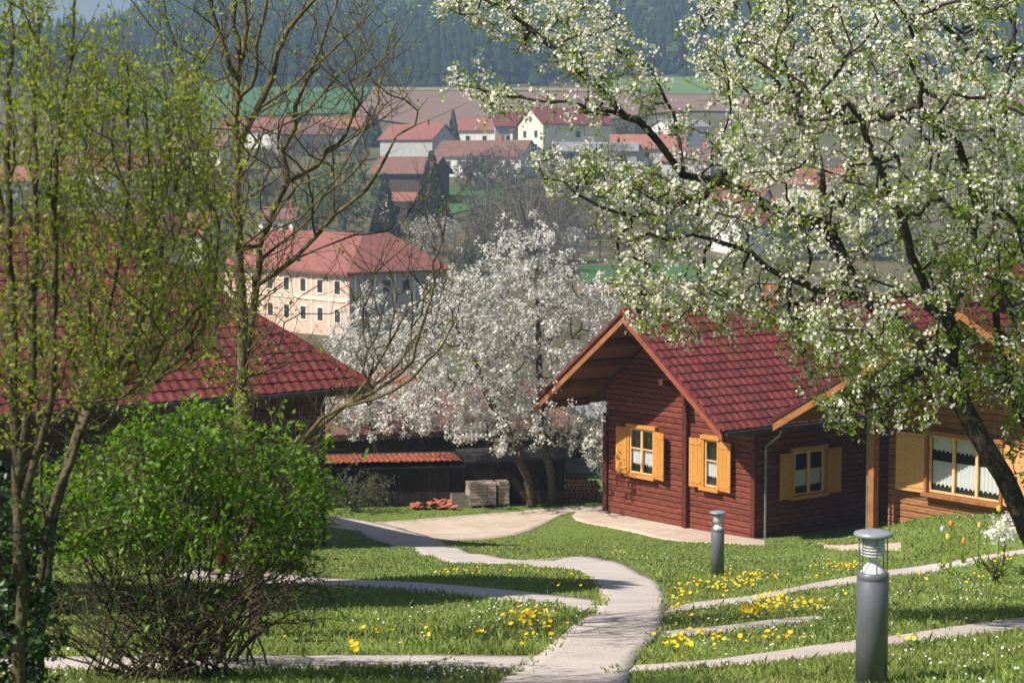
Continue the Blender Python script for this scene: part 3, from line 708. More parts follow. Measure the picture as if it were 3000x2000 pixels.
tm = tile_mesh('roof_tile', .22, .34); tm.materials.append(M_tileo)
for k in range(26):
    o = link('roof_tile', tm, pile); r_ = random.uniform(0, 1)
    o.location = (random.gauss(0, .28), random.gauss(.1, .15), .02 + .22 * (1 - r_) * random.uniform(.3, 1)); o.rotation_euler = (random.uniform(-.3, .5), random.uniform(-.35, .35), random.uniform(0, 6.28))
lb = G(1712, 1476); lw = empty('log_pile', lb + np.array([0, .6, 0]), .12, 'dark firewood pile with reddish cut ends behind the red cabin', 'firewood')
M_cut = pmat('wood_cut', srgb(140, 92, 68), srgb(176, 122, 92), .9, 20, 4)
lmsh = bpy.data.meshes.new('firewood_log'); mb = MB().tube([(0, 0, 0), (0, .5, 0)], .075, 8); lmsh.from_pydata(mb.V, [], mb.F); lmsh.materials.append(M_barkd); lmsh.materials.append(M_cut)
for p in lmsh.polygons[-2:]: p.material_index = 1
for r_ in range(6):
    for k in range(8 - (r_ == 5) * 3):
        o = link('firewood_log', lmsh, lw); o.location = (-.6 + k * .155 + (r_ % 2) * .07, random.uniform(-.03, .05), .075 + r_ * .135); s_ = random.uniform(.85, 1.05); o.scale = (s_, 1, s_); o.rotation_euler = (0, random.uniform(0, 6), 0)
pf = G(1600, 1480); pen = empty('board_fence', pf + np.array([0, .35, 0]), sh_rot, 'low brown plank fence at the foot of the blossoming trees', 'fence')
M_fence = pmat('fence_brown', srgb(86, 64, 50), srgb(112, 84, 66), .9, 5, 4, .2, 40, .2, (5, 5, 1), 0, .2)
for k in range(9): MB().box(-.9 + k * .19, -.9 + k * .19 + .17, 0, .025, 0, .45 + random.uniform(-.02, .02)).build('board', M_fence, pen)
MB().box(-.92, .82, .026, .06, .3, .36).build('rail', M_fence, pen)

# ------------------------------------------------------------------ bollard lamps
M_boll = pmat('bollard_grey', srgb(104, 106, 116), srgb(118, 120, 129), .38, 3, 3, .05, 80, .5, metal=.25)
M_cap = pmat('bollard_cap', srgb(146, 150, 162), srgb(160, 164, 175), .35, 3, spec=.5, metal=.25)
M_white = pmat('louvre_white', (.72, .73, .74), (.78, .79, .8), .35, 6)
M_clear = glassmat('bollard_glass', (.97, .98, .98), .02)
def bollard(px, Y, label):
    g = on_ground(px, Y); t = empty('bollard_lamp', (g[0], g[1], g[2] - .02), .4, label, 'bollard lamp', 'bollard lamps along the paths')
    MB().lathe([(0, 0), (.1, 0), (.1, .70), (.0985, .702), (.0985, .708), (.1, .71), (.1, .745), (.094, .75), (0, .75)], 32).build('post', M_boll, t, True)
    MB().lathe([(.1005, .0), (.128, .018), (.128, .03), (.101, .034)], 32).build('base_flange', M_boll, t, True)
    hd = MB().lathe([(.084, .751), (.084, .975)], 32).build('glass', M_clear, t, True)
    MB().lathe([(0, .82), (.03, .815), (.066, .775), (.078, .752)], 24).build('reflector_cone', M_white, t, True)
    MB().lathe([(.022, .80), (.022, .97)], 14).build('lamp_tube', M_white, t, True)
    for k in range(6):
        z = .858 + k * .019; MB().lathe([(.024, z + .010), (.076, z), (.076, z + .004), (.024, z + .014)], 24).build('louvre_ring', M_white, t, True)
    for k in range(6):
        a = k * math.pi / 3 + .2; MB().tube([(.09 * math.cos(a), .09 * math.sin(a), .75), (.09 * math.cos(a), .09 * math.sin(a), .976)], .0045, 6).build('cage_bar', M_boll, t)
    MB().lathe([(0, .978), (.092, .976), (.118, .978), (.123, .984), (.123, .995), (.118, 1.002), (.095, 1.008), (.05, 1.018), (0, 1.02)], 36).build('cap', M_cap, t, True)
bollard(2572, 12.3, 'large grey bollard lamp with clear lantern head nearest the camera')
bollard(2110, 29.6, 'small grey bollard lamp on the lawn before the red cabin wall')
# ------------------------------------------------------------------ village houses
M_wwhite = pmat('render_white', srgb(226, 222, 214), srgb(240, 236, 228), .9, 1.5, 4)
M_wcream = pmat('render_cream', srgb(228, 222, 196), srgb(236, 232, 210), .9, 1.5, 4)
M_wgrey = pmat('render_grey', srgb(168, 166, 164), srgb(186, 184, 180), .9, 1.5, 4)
M_wpink = pmat('render_pink', srgb(214, 176, 158), srgb(224, 192, 174), .9, .8, 4)
M_wpale = pmat('render_pale_band', srgb(238, 220, 198), srgb(244, 230, 212), .9, .8, 4)
M_wdark = pmat('timber_dark', srgb(66, 54, 48), srgb(88, 74, 64), .9, 1.5, 4, stretch=(4, 4, 1))
M_rred = pmat('village_roof_red', srgb(128, 78, 70), srgb(150, 98, 88), .9, 1.2, 6, .3, 8)
M_rorange = pmat('village_roof_orange', srgb(148, 94, 78), srgb(170, 116, 98), .9, 1.2, 6, .3, 8)
M_rmar = pmat('village_roof_maroon', srgb(108, 56, 52), srgb(130, 72, 66), .9, 1.2, 6, .3, 8)
M_rbrown = pmat('village_roof_brown', srgb(108, 78, 70), srgb(132, 98, 88), .9, 1.2, 6, .3, 8)
M_rgrey = pmat('village_roof_grey', srgb(128, 126, 132), srgb(150, 148, 154), .9, 1.2, 6, .3, 8)
M_vwin = pmat('village_window', (.03, .035, .04), (.05, .055, .06), .2, 1, spec=.6)
M_vfr = pmat('village_window_frame', (.65, .63, .6), (.7, .68, .65), .7, 1)
def village_house(px, py, yaw, L, W, H, pitch, wall, roof, label, cat='house', win=(), chimney=True, name='village_house', sink=1.0, gable_mat=None, over=.5, Y=None):
    """ridge along local x; win: tuples (face, along, z, w, h), face f/b/l/r"""
    g = G(px, py) if Y is None else on_ground(px, Y)
    t = empty(name, g, math.radians(yaw), label, cat)
    if not win: win = [(f, a, z_, 1.1, 1.3) for z_ in ((1.0, 3.6) if H > 5 else (1.0,)) for (f, a) in (('f', -L * .3), ('f', 0), ('f', L * .3), ('l', -W * .2), ('l', W * .2), ('r', -W * .2), ('r', W * .2))] if wall is not M_wdark else []
    zr = H + W / 2 * pitch; x0, x1, y0, y1 = -L / 2, L / 2, -W / 2, W / 2
    m = MB(); m.add([(x0, y0, -sink), (x1, y0, -sink), (x1, y1, -sink), (x0, y1, -sink), (x0, y0, H), (x1, y0, H), (x1, y1, H), (x0, y1, H)],
                    [(0, 1, 5, 4), (2, 3, 7, 6)]); m.build('wall', wall, t)
    gm = gable_mat or wall
    mesh('gable_wall', [(x0, y0, -sink), (x0, y1, -sink), (x0, y1, H), (x0, 0, zr), (x0, y0, H)], [(1, 0, 4, 3, 2)], gm, t)
    mesh('gable_wall', [(x1, y0, -sink), (x1, y1, -sink), (x1, y1, H), (x1, 0, zr), (x1, y0, H)], [(0, 1, 2, 3, 4)], gm, t)
    r = MB(); e = over
    for s in (-1, 1):
        yb = s * (W / 2 + e); zb = H - e * pitch
        P = [(x0 - e, 0, zr + .06), (x1 + e, 0, zr + .06), (x1 + e, yb, zb + .06), (x0 - e, yb, zb + .06)]
        r.prism(P if s < 0 else P[::-1], (0, 0, .22))
    ro = r.build('roof', roof, t)
    if chimney:
        MB().box(L * .15, L * .15 + .8, -.4, .4, zr - .8, zr + 1.1).build('chimney', M_brick, ro)
    for (f, a, z, w, h) in win:
        T = {'f': lambda q, b, c: (q, y0 - c, b), 'b': lambda q, b, c: (-q, y1 + c, b), 'l': lambda q, b, c: (x0 - c, -q, b), 'r': lambda q, b, c: (x1 + c, q, b)}[f]
        fr = MB(); k = .12
        fr.box(a - w / 2 - k, a + w / 2 + k, z - k, z, 0, .08, T); fr.box(a - w / 2 - k, a + w / 2 + k, z + h, z + h + k, 0, .08, T)
        fr.box(a - w / 2 - k, a - w / 2, z, z + h, 0, .08, T); fr.box(a + w / 2, a + w / 2 + k, z, z + h, 0, .08, T)
        o = fr.build('window', M_vfr, t); MB().box(a - w / 2, a + w / 2, z, z + h, .005, .03, T).build('pane', M_vwin, o)
    return t
# pink corner building with two wings
pc = at(1023, 798, 208); pz = float(th(pc[0], pc[1])) - .3; PH = pc[2] - pz
pk = empty('corner_building', (pc[0], pc[1], pz), ROT, 'large pink and cream two storey building with red hipped roof', 'building')
# local x: -x runs along the sunlit left face (away, left); +y along the shaded right face (away, right)
LX, LYY, RP, DD = 26.0, 12.5, .62, 11.0
def pk_T(a, b, c): return (-a, -c, b)
MB().box(-LX, 0, 0, .4, -2, PH).build('wall', M_wpink, pk)
MB().box(-.4, 0, .403, LYY, -2, PH).build('wall', M_wgrey, pk)  # shaded side of the pink building: its shade is painted in as grey
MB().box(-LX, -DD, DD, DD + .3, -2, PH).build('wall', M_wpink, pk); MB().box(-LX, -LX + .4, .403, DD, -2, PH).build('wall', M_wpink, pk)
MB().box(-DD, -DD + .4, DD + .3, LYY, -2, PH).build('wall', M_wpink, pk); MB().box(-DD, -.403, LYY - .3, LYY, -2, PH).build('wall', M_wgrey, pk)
e = .7; rz_ = PH + (DD / 2 + e) * RP
def RQ(name, P, mat):
    m = MB(); m.prism(P, (0, 0, .25)); return m.build(name, mat, pk)
RQ('roof', [(e, -e, PH), (-DD / 2, DD / 2, rz_), (-LX - e, DD / 2, rz_), (-LX - e, -e, PH)], M_rred)
RQ('roof', [(e, -e, PH), (e, LYY + e, PH), (-DD / 2, LYY - DD / 3, rz_), (-DD / 2, DD / 2, rz_)], M_rred)
RQ('roof', [(-DD / 2, DD / 2, rz_), (-DD - e, DD + e, PH), (-LX - e, DD + e, PH), (-LX - e, DD / 2, rz_)], M_rred)
RQ('roof', [(e, LYY + e, PH), (-DD - e, LYY + e, PH), (-DD / 2, LYY - DD / 3, rz_)], M_rred)
for k in range(6):
    a = 2.2 + k * 3.4
    for z in (PH - 2.4, PH - 5.4):
        fr = MB(); T = lambda q, b, c: (-q, -c, b)
        fr.box(a - .75, a + .75, z - .15, z + 1.6, 0, .06, T); o = fr.build('window', M_wpale, pk)
        MB().box(a - .5, a + .5, z + .05, z + 1.4, .065, .09, T).build('pane', M_vwin, o)
for k in range(7): MB().box(.38 + k * 3.4, .62 + k * 3.4, -.6, PH - .3, 0, .05, lambda q, b, c: (-q, -c, b)).build('pilaster', M_wpale, pk)
for z in (PH - 3.2, PH - .5): MB().box(.2, LX, z, z + .35, .052, .1, lambda q, b, c: (-q, -c, b)).build('cornice_band', M_wpale, pk)
for k in range(5): MB().box(0, .06, .6 + k * 2.5, .9 + k * 2.5, -1, PH - .3).build('pilaster', M_wwhite, pk)
for k in range(4): MB().box(0.01, .05, 1.8 + k * 2.5, 2.6 + k * 2.5, PH - 2.4, PH - 1.0).build('pane', M_vwin, pk)

V = village_house
V(960, 1075, 35, 10, 8, 1.8, .45, M_wwhite, M_rorange, 'low outbuilding with pale orange roof below the pink building', Y=118, chimney=False)
V(1205, 592, -24, 13, 9.5, 6.4, .62, M_wdark, M_rbrown, 'dark timber barn with brown roof and blue-black gable', 'barn', chimney=False, over=.8)
V(1185, 640, 25, 9, 6, 3.6, .5, M_wpink, M_rorange, 'small orange roofed outbuilding under the dark barn', chimney=False)
V(1225, 470, -32, 15, 10, 5.2, .66, M_wgrey, M_rred, 'grey gabled farmhouse with red roof behind the dark barn', win=[('r', 0, 3.2, 1.2, 1.4), ('r', -2.5, .8, 1.2, 1.4)])
V(1425, 510, -22, 21, 11, 4.2, .60, M_wwhite, M_rbrown, 'long white house with brown roof in the village', win=[('f', -7, 1.4, 1.3, 1.5), ('f', -2, 1.4, 1.3, 1.5), ('f', 3, 1.4, 1.3, 1.5), ('f', 7.5, 1.4, 1.3, 1.5), ('r', 0, 3.6, 1.2, 1.3)])
V(1545, 505, -60, 9, 9, 2.9, .62, M_wwhite, M_rgrey, 'small white gabled annex at the end of the long white house', win=[('l', 0, 1.0, 1.3, 1.4), ('f', 1, 1.2, 1.2, 1.2)], chimney=False)
V(1435, 425, -15, 15, 10, 4, .6, M_wwhite, M_rred, 'bright red roof behind the long white house')
V(1655, 455, 28, 19, 12.5, 7.6, .60, M_wcream, M_rmar, 'tall cream house with maroon roof and gable towards the sun', win=[('l', -2.8, 4.2, 1.5, 1.6), ('l', 2.8, 4.2, 1.5, 1.6), ('l', 0, 8, 1.2, 1.2), ('l', -2.8, 1, 1.5, 1.6), ('l', 2.8, 1, 1.5, 1.6), ('f', 0, 4.2, 1.3, 1.5)])
V(1535, 425, 10, 17, 11, 5, .6, M_wgrey, M_rmar, 'maroon roof just left of the cream house')
V(1745, 480, -4, 19, 9, 3.1, .42, M_wgrey, M_rgrey, 'long grey roofed open shed in front of the cream house', 'shed', chimney=False, win=[('f', -6, .1, 2.6, 2.2), ('f', -2, .1, 2.6, 2.2), ('f', 2, .1, 2.6, 2.2), ('f', 6, .1, 2.6, 2.2)])
V(1990, 440, 32, 12, 9, 6, .4, M_wwhite, M_rgrey, 'bright white house with dark roof seen between blossoming branches', win=[('f', 0, 3.5, 1.2, 1.4)])
V(1900, 475, -8, 17, 10, 3.4, .6, M_wwhite, M_rorange, 'orange roofed house partly hidden by a blossoming limb')
V(2040, 525, -35, 12, 9, 4.2, .62, M_wgrey, M_rbrown, 'brown roofed house with bluish gable behind the blossoming limb', win=[('r', 0, 3.2, 1.1, 1.3)])
V(2230, 740, 24, 14, 10, 5.2, .58, M_wwhite, M_rmar, 'house with brown roof and pale gable behind the blossoms above the cabin', win=[('l', -2, 1.5, 1.2, 1.4), ('l', 2, 1.5, 1.2, 1.4)])
V(2160, 660, -20, 11, 9, 5, .62, M_wwhite, M_rred, 'house with vivid red roof glimpsed through the blossoms')
V(2420, 610, -12, 16, 10, 5, .6, M_wcream, M_rred, 'red roofed house hidden behind the dense blossoms')
V(1000, 425, 12, 14, 9, 4.5, .6, M_wwhite, M_rorange, 'orange roofed house at the edge of the green crop field', win=[('f', 0, 1.8, 1.2, 1.4)])
V(760, 430, -14, 17, 10, 4.5, .6, M_wwhite, M_rred, 'red roofed house left of the field seen past the bare limbs', win=[('f', 2, 1.8, 1.2, 1.4)])
V(890, 445, 20, 14, 10, 4.5, .55, M_wgrey, M_rbrown, 'greyish brown roofed house between two red roofs')
V(610, 505, -25, 13, 9.5, 5.5, .6, M_wwhite, M_rbrown, 'white walled house behind the forked trunk', win=[('f', -3, 1.8, 1.2, 1.4), ('f', 2, 1.8, 1.2, 1.4)])
V(235, 560, -18, 17, 10, 4.6, .62, M_wwhite, M_rred, 'red roofed house behind the leafy stems at far left', win=[('f', 2, 1.8, 1.2, 1.4)])
V(410, 560, 22, 15, 10, 4.6, .62, M_wwhite, M_rred, 'faded red roofed house seen through the leaning stem leaves')
V(60, 590, 14, 14, 10, 4.6, .62, M_wwhite, M_rorange, 'house with orange roof at the left edge of the view')
V(560, 760, -30, 12, 9, 4.8, .66, M_wwhite, M_rorange, 'vivid orange roofed white house left of the tall trunk', win=[('f', -2, 1.6, 1.2, 1.4), ('f', 2, 1.6, 1.2, 1.4)])
V(390, 800, 38, 15, 10, 6, .7, M_wcream, M_rmar, 'cream gabled house behind the ridge of the long maroon roof', win=[('l', 0, 3.2, 1.2, 1.4)])
V(830, 690, -20, 7, 6, 3.4, .6, M_wwhite, M_rbrown, 'tiny white walled house by the village willow')
V(1425, 1345, 30, 5, 5, 2.2, .4, M_wwhite, M_rred, 'white walled house glimpsed low behind the blossoming trees', Y=92, chimney=False)
V(1130, 1345, 16, 13, 7, 2.4, .35, M_wdark, M_rbrown, 'low dark timber barn behind the orange edged shed', 'barn', Y=80, chimney=False)
V(1760, 1400, 62, 8, 6, 2.4, .2, M_wwhite, M_rgrey, 'pale garage wall behind the firewood pile', 'garage', Y=86, chimney=False)

# ------------------------------------------------------------------ plant tools
def norm(v): return v / (np.linalg.norm(v, axis=-1, keepdims=True) + 1e-9)
def upswept(P, t): return np.maximum(0, P[:, 2] - t[2] + .25) * 1.6
class Plant:
    """branch skeleton: guided limbs, then twigs that grow to scattered points by joining the nearest branch"""
    def __init__(s, seed, rt=.003, cap=160000):
        s.P = np.zeros((cap, 3)); s.par = np.full(cap, -1, int); s.rm = np.zeros(cap); s.tip = np.zeros(cap, bool); s.n = 0
        s.rng = np.random.default_rng(seed); s.rt = rt
    def node(s, p, par, r=0.):
        i = s.n; s.P[i] = p; s.par[i] = par; s.rm[i] = r; s.n += 1; return i
    def near(s, p, lo=0): 
        d = ((s.P[lo:s.n] - p) ** 2).sum(1); i = int(d.argmin()); return lo + i, math.sqrt(d[i])
    def limb(s, pts, r0, r1, step=.18, wob=.02, root=False):
        Q = catmull(np.array(pts, float), step)
        Q[1:] += s.rng.normal(0, wob, (len(Q) - 1, 3)) * np.minimum(1, np.arange(1, len(Q))[:, None] / 4)
        if s.n == 0 or root: par = -1; k0 = 0
        else: par, _ = s.near(Q[0]); k0 = 0
        R = np.linspace(1, 0, len(Q)) ** .8 * (r0 - r1) + r1
        for k in range(k0, len(Q)): par = s.node(Q[k], par, R[k])
        return s
    def grow(s, T, seg=.16, curve=.12, up=.0, maxd=None, bias=None):
        T = np.asarray(T, float)
        d0 = np.array([s.near(t)[1] for t in T]); 
        for t in T[np.argsort(d0)]:
            D = np.sqrt(((s.P[:s.n] - t) ** 2).sum(1))
            if bias is not None: D = D + bias(s.P[:s.n], t)
            i = int(D.argmin()); d = float(np.linalg.norm(s.P[i] - t))
            if maxd and d > maxd: continue
            if d < seg * .4: continue
            n = max(2, int(d / seg)); a = s.P[i].copy(); v = s.rng.normal(0, 1, 3); v -= v.dot(t - a) * (t - a) / d ** 2; v = norm(v)
            v = v * curve * d + np.array([0, 0, up * d]); par = i
            for k in range(1, n + 1):
                q = k / n; p = a + (t - a) * q + v * math.sin(math.pi * q) + (s.rng.normal(0, seg * .045, 3) if k < n else 0)
                par = s.node(p, par)
            s.tip[par] = True
        return s
    def twiglets(s, m, lo, hi, up=.3, seg=.06, lo_node=0):
        """short side shoots on thin wood"""
        ok = np.nonzero(s.rm[:s.n] < .012)[0]; ok = ok[ok > lo_node]
        for i in s.rng.choice(ok, m):
            d = s.rng.normal(0, 1, 3); d[2] += up; d /= np.linalg.norm(d); L = s.rng.uniform(lo, hi); n = max(2, int(L / seg)); par = i; a = s.P[i].copy()
            c = s.rng.normal(0, .12 * L, 3)
            for k in range(1, n + 1):
                q = k / n; par = s.node(a + d * L * q + c * q * q + np.array([0, 0, .1 * L * q * q]), par)
        return s
    def radii(s, expo=.5):
        n = s.n; cnt = np.ones(n); kids = [[] for _ in range(n)]
        for i in range(n - 1, 0, -1):
            p = s.par[i]
            if p >= 0: cnt[p] += cnt[i]; kids[p].append(i)
        # counts by twig ends
        ends = np.array([1. if not kids[i] else 0. for i in range(n)])
        for i in range(n - 1, 0, -1):
            if s.par[i] >= 0: ends[s.par[i]] += ends[i]
        R = np.maximum(s.rt * ends ** expo, s.rm[:n])
        for i in range(1, n):
            if s.par[i] >= 0: R[i] = min(R[i], R[s.par[i]] * 1.0)
        s.R = R; s.kids = kids; s.ends = ends
        ch = []; starts = [i for i in range(n) if s.par[i] < 0]
        stack = [(None, i) for i in starts]
        while stack:
            p, i = stack.pop(); c = [p] if p is not None else []
            while True:
                c.append(i); k = kids[i]
                if not k: break
                k = sorted(k, key=lambda q: -ends[q]); stack += [(i, q) for q in k[1:]]; i = k[0]
            ch.append(c)
        s.ch = ch; return s
    def wood(s, parent, base, thick, mat_thick, mat_thin, names=('trunk', 'twigs')):
        """limbs thicker than `thick` are the trunk mesh, the rest the twigs"""
        out = {0: ([], [], 0), 1: ([], [], 0)}; V = {0: [], 1: []}; F = {0: [], 1: []}; nv = {0: 0, 1: 0}
        for c in s.ch:
            if len(c) < 2: continue
            P = s.P[c]; R = s.R[c].copy()
            if s.par[c[1]] == c[0]: R[0] = min(R[0], R[1] * 1.25)
            R[-1] *= .6
            rm = R.max(); k = 9 if rm > .05 else 6 if rm > .015 else 4 if rm > .007 else 3
            w = 0 if rm > thick else 1
            v, f = tube(P, R, k)
            V[w].append(v); F[w].append(np.array(f) + nv[w]); nv[w] += len(v)
        for w in (0, 1):
            if V[w]:
                o = bigmesh(names[w], np.vstack(V[w]) - base, np.vstack(F[w]), (mat_thick, mat_thin)[w], parent, True)
                if w or names[0] == 'stems': o['kind'] = 'stuff'
    def along(s, rmax, spacing, frac=1.0, tipw=0.):
        """points and directions along thin branches"""
        P, D = [], []
        n = s.n; I = np.arange(1, n); I = I[(s.par[I] >= 0)]; I = I[s.R[I] < rmax]
        a = s.P[s.par[I]]; b = s.P[I]; L = np.linalg.norm(b - a, axis=1); m = s.rng.poisson(L / spacing * frac)
        idx = np.repeat(np.arange(len(I)), m); t = s.rng.random(len(idx))[:, None]
        return a[idx] + (b - a)[idx] * t, norm((b - a)[idx])
def frames(nrm, rng):
    n = norm(nrm); r = rng.normal(0, 1, n.shape); x = norm(np.cross(n, r)); y = np.cross(n, x)
    return np.stack([x, y, n], -1)              # columns x,y,n
def scatter_mesh(name, tv, tf, pos, Rm, sc, mat, parent, base, kind='stuff'):
    tv = np.asarray(tv, float); m = len(tv); N = len(pos)
    V = np.einsum('nij,mj->nmi', Rm, tv) * np.asarray(sc).reshape(-1, 1, 1) + (pos - base)[:, None, :]
    Fs = []
    for k in sorted({len(f) for f in tf}):
        f = np.array([q for q in tf if len(q) == k]); Fs.append((f[None] + (np.arange(N) * m)[:, None, None]).reshape(-1, k))
    o = bigmesh(name, V.reshape(-1, 3), Fs, mat, parent); 
    if kind: o['kind'] = kind
    return o
def leaf_t(l=1., w=.5, fold=.12): return [(0, 0, 0), (-w / 2, l * .45, fold * w), (0, l, -.08), (w / 2, l * .45, fold * w)], [(0, 1, 2), (0, 2, 3)]
def flower_t(n=5, cup=.28):
    V = [(0, 0, 0)]; F = []
    for k in range(n):
        a = 2 * math.pi * k / n; h = math.pi / n * .92
        V += [(.36 * math.cos(a - h), .36 * math.sin(a - h), cup * .5), (.52 * math.cos(a), .52 * math.sin(a), cup), (.36 * math.cos(a + h), .36 * math.sin(a + h), cup * .5)]
        b = 1 + 3 * k; F.append((0, b, b + 1, b + 2))
    return V, F
def in_poly(P, x, y):
    P = np.asarray(P, float); c = np.zeros(np.shape(x), bool); j = len(P) - 1
    for i in range(len(P)):
        xi, yi, xj, yj = P[i, 0], P[i, 1], P[j, 0], P[j, 1]
        hit = ((yi > y) != (yj > y)) & (x < (xj - xi) * (y - yi) / (yj - yi + 1e-12) + xi); c ^= hit; j = i
    return c
def crown_points(rng, poly, n, Y0, sig, clump=0):
    """points through a crown: an outline at depth Y0 given depth by sig"""
    P = np.array(poly, float); lo, hi = P.min(0), P.max(0); out = []
    while len(out) < n:
        q = lo + rng.random((n * 3, 2)) * (hi - lo); q = q[in_poly(P, q[:, 0], q[:, 1])]; out += list(q)
    out = np.array(out[:n]); Y = Y0 + np.clip(rng.normal(0, sig, n), -2.2 * sig, 2.2 * sig)
    return np.array([at(a, b, Y0) for a, b in out]) + np.stack([rng.normal(0, .0, n), Y - Y0, rng.normal(0, .0, n)], 1)
def L3(pts, Y):
    """limb points: (px, py) or (px, py, depth offset)"""
    return np.array([at(p[0], p[1], Y + (p[2] if len(p) > 2 else 0)) for p in pts])
def add_leaves(pl, parent, base, name, mat, rmax, spacing, size, up=.4, per=1, spread=.03, tmpl=None, frac=1., sel=None):
    P, D = pl.along(rmax, spacing, frac)
    if sel is not None: k = sel(P); P, D = P[k], D[k]
    P = np.repeat(P, per, 0); D = np.repeat(D, per, 0)
    rng = pl.rng; n = len(P)
    nrm = norm(rng.normal(0, 1, (n, 3)) + np.array([0, 0, up])); Fm = frames(nrm, rng)
    P = P + rng.normal(0, spread, (n, 3))
    tv, tf = tmpl or leaf_t()
    return scatter_mesh(name, tv, tf, P, Fm, size * rng.uniform(.55, 1.25, n), mat, parent, base)
def add_blossom(pl, parent, base, mat, rmax, spacing, size, per=3, spread=.035, sel=None, frac=1., up=.3):
    P, D = pl.along(rmax, spacing, frac)
    if sel is not None: k = sel(P); P, D = P[k], D[k]
    rng = pl.rng; P = np.repeat(P, per, 0); n = len(P); off = rng.normal(0, spread, (n, 3))
    nrm = norm(off / spread + rng.normal(0, .5, (n, 3)) + np.array([0, 0, up])); Fm = frames(nrm, rng)
    tv, tf = flower_t()
    return scatter_mesh('blossoms', tv, tf, P + off, Fm, size * rng.uniform(.7, 1.2, n), mat, parent, base)
def px_of(P):
    d = P @ FW; return 1500 + FPX * P[:, 0] / d, 1000 - FPX * (P @ UP) / d

# ------------------------------------------------------------------ blossoming tree on the right, near
YR = 18.0
bt = on_ground(3120, YR); bt = np.array([bt[0], YR, bt[2]])
tr = empty('blossoming_tree', bt, 0, 'large white blossoming tree with dark limbs filling the upper right', 'tree')
p = Plant(11, .0028)
p.limb([bt, *L3([(3060, 1650), (2985, 1500), (2940, 1390), (2883, 1290), (2800, 1150), (2785, 1070)], YR)], .088, .044, .2, .012)
p.limb(L3([(2785, 1070), (2740, 1020, .1), (2591, 926, .3), (2524, 868, .3), (2480, 779, .3), (2412, 660, .2)], YR), .05, .028)
p.limb(L3([(2785, 1070), (2790, 980, -.2), (2770, 944, -.3), (2720, 900, -.5), (2690, 800, -.8), (2640, 640, -1), (2585, 520, -1.1), (2535, 402, -1.1), (2480, 300, -1.2)], YR), .055, .012)
p.limb(L3([(2412, 660, .2), (2250, 600, .1), (2097, 536, 0), (2003, 504, -.1), (1959, 455, -.2), (1896, 388, -.2), (1834, 344, -.3), (1736, 241, -.3), (1646, 161, -.4), (1557, 89, -.4), (1470, 0, -.5)], YR), .034, .009)
p.limb(L3([(1834, 344, -.3), (1758, 317, -.4), (1669, 308, -.5), (1570, 299, -.5), (1468, 281, -.5), (1340, 252, -.6)], YR), .016, .004)
p.limb(L3([(2003, 504, -.1), (1960, 290, .2), (1892, 200, .3), (1780, 130, .3), (1749, 15, .4)], YR), .014, .004)
p.limb(L3([(2412, 660, .2), (2400, 500, .5), (2330, 330, .8), (2250, 200, 1.0), (2200, 40, 1.1), (2170, -80, 1.1)], YR), .028, .006)
p.limb(L3([(2770, 944, -.3), (2820, 800, .3), (2860, 600, .6), (2915, 420, .8), (2960, 200, 1), (2980, 0, 1), (2990, -120, 1)], YR), .045, .010)
p.limb(L3([(2860, 600, .6), (2800, 420, .3), (2714, 352, 0), (2600, 345, -.2), (2480, 360, -.4)], YR), .022, .006)
p.limb(L3([(2860, 560, .6), (2754, 268, .8), (2687, 103, .9), (2640, -30, 1), (2620, -130, 1)], YR), .024, .006)
p.limb(L3([(2915, 420, .8), (2875, 214, .3), (2803, 112, .1), (2690, 0, 0)], YR), .018, .005)
p.limb(L3([(2524, 868, .3), (2400, 850, 0), (2300, 800, -.2), (2150, 720, -.3), (2020, 690, -.4), (1900, 700, -.4), (1760, 720, -.5)], YR), .02, .004)
p.limb(L3([(2097, 536, 0), (2000, 600, -.3), (1850, 640, -.4), (1700, 560, -.5), (1600, 520, -.5)], YR), .014, .004)
p.limb(L3([(2800, 1150), (2650, 1180, -.4), (2500, 1200, -.6), (2420, 1190, -.6), (2330, 1150, -.6)], YR), .014, .004)
p.limb([bt + np.array([.05, .1, .5]), *L3([(3080, 1500, .4), (3010, 1260, .5), (2950, 1095, .5), (2920, 900, .5), (2990, 700, .5), (3080, 400, .4), (3100, 100, .4)], YR)], .05, .012)
r_ = p.rng
dense = [(2060, -60), (3150, -60), (3150, 950), (2900, 900), (2650, 900), (2350, 860), (2150, 700), (1990, 560), (2050, 400), (2120, 330), (2060, 180)]
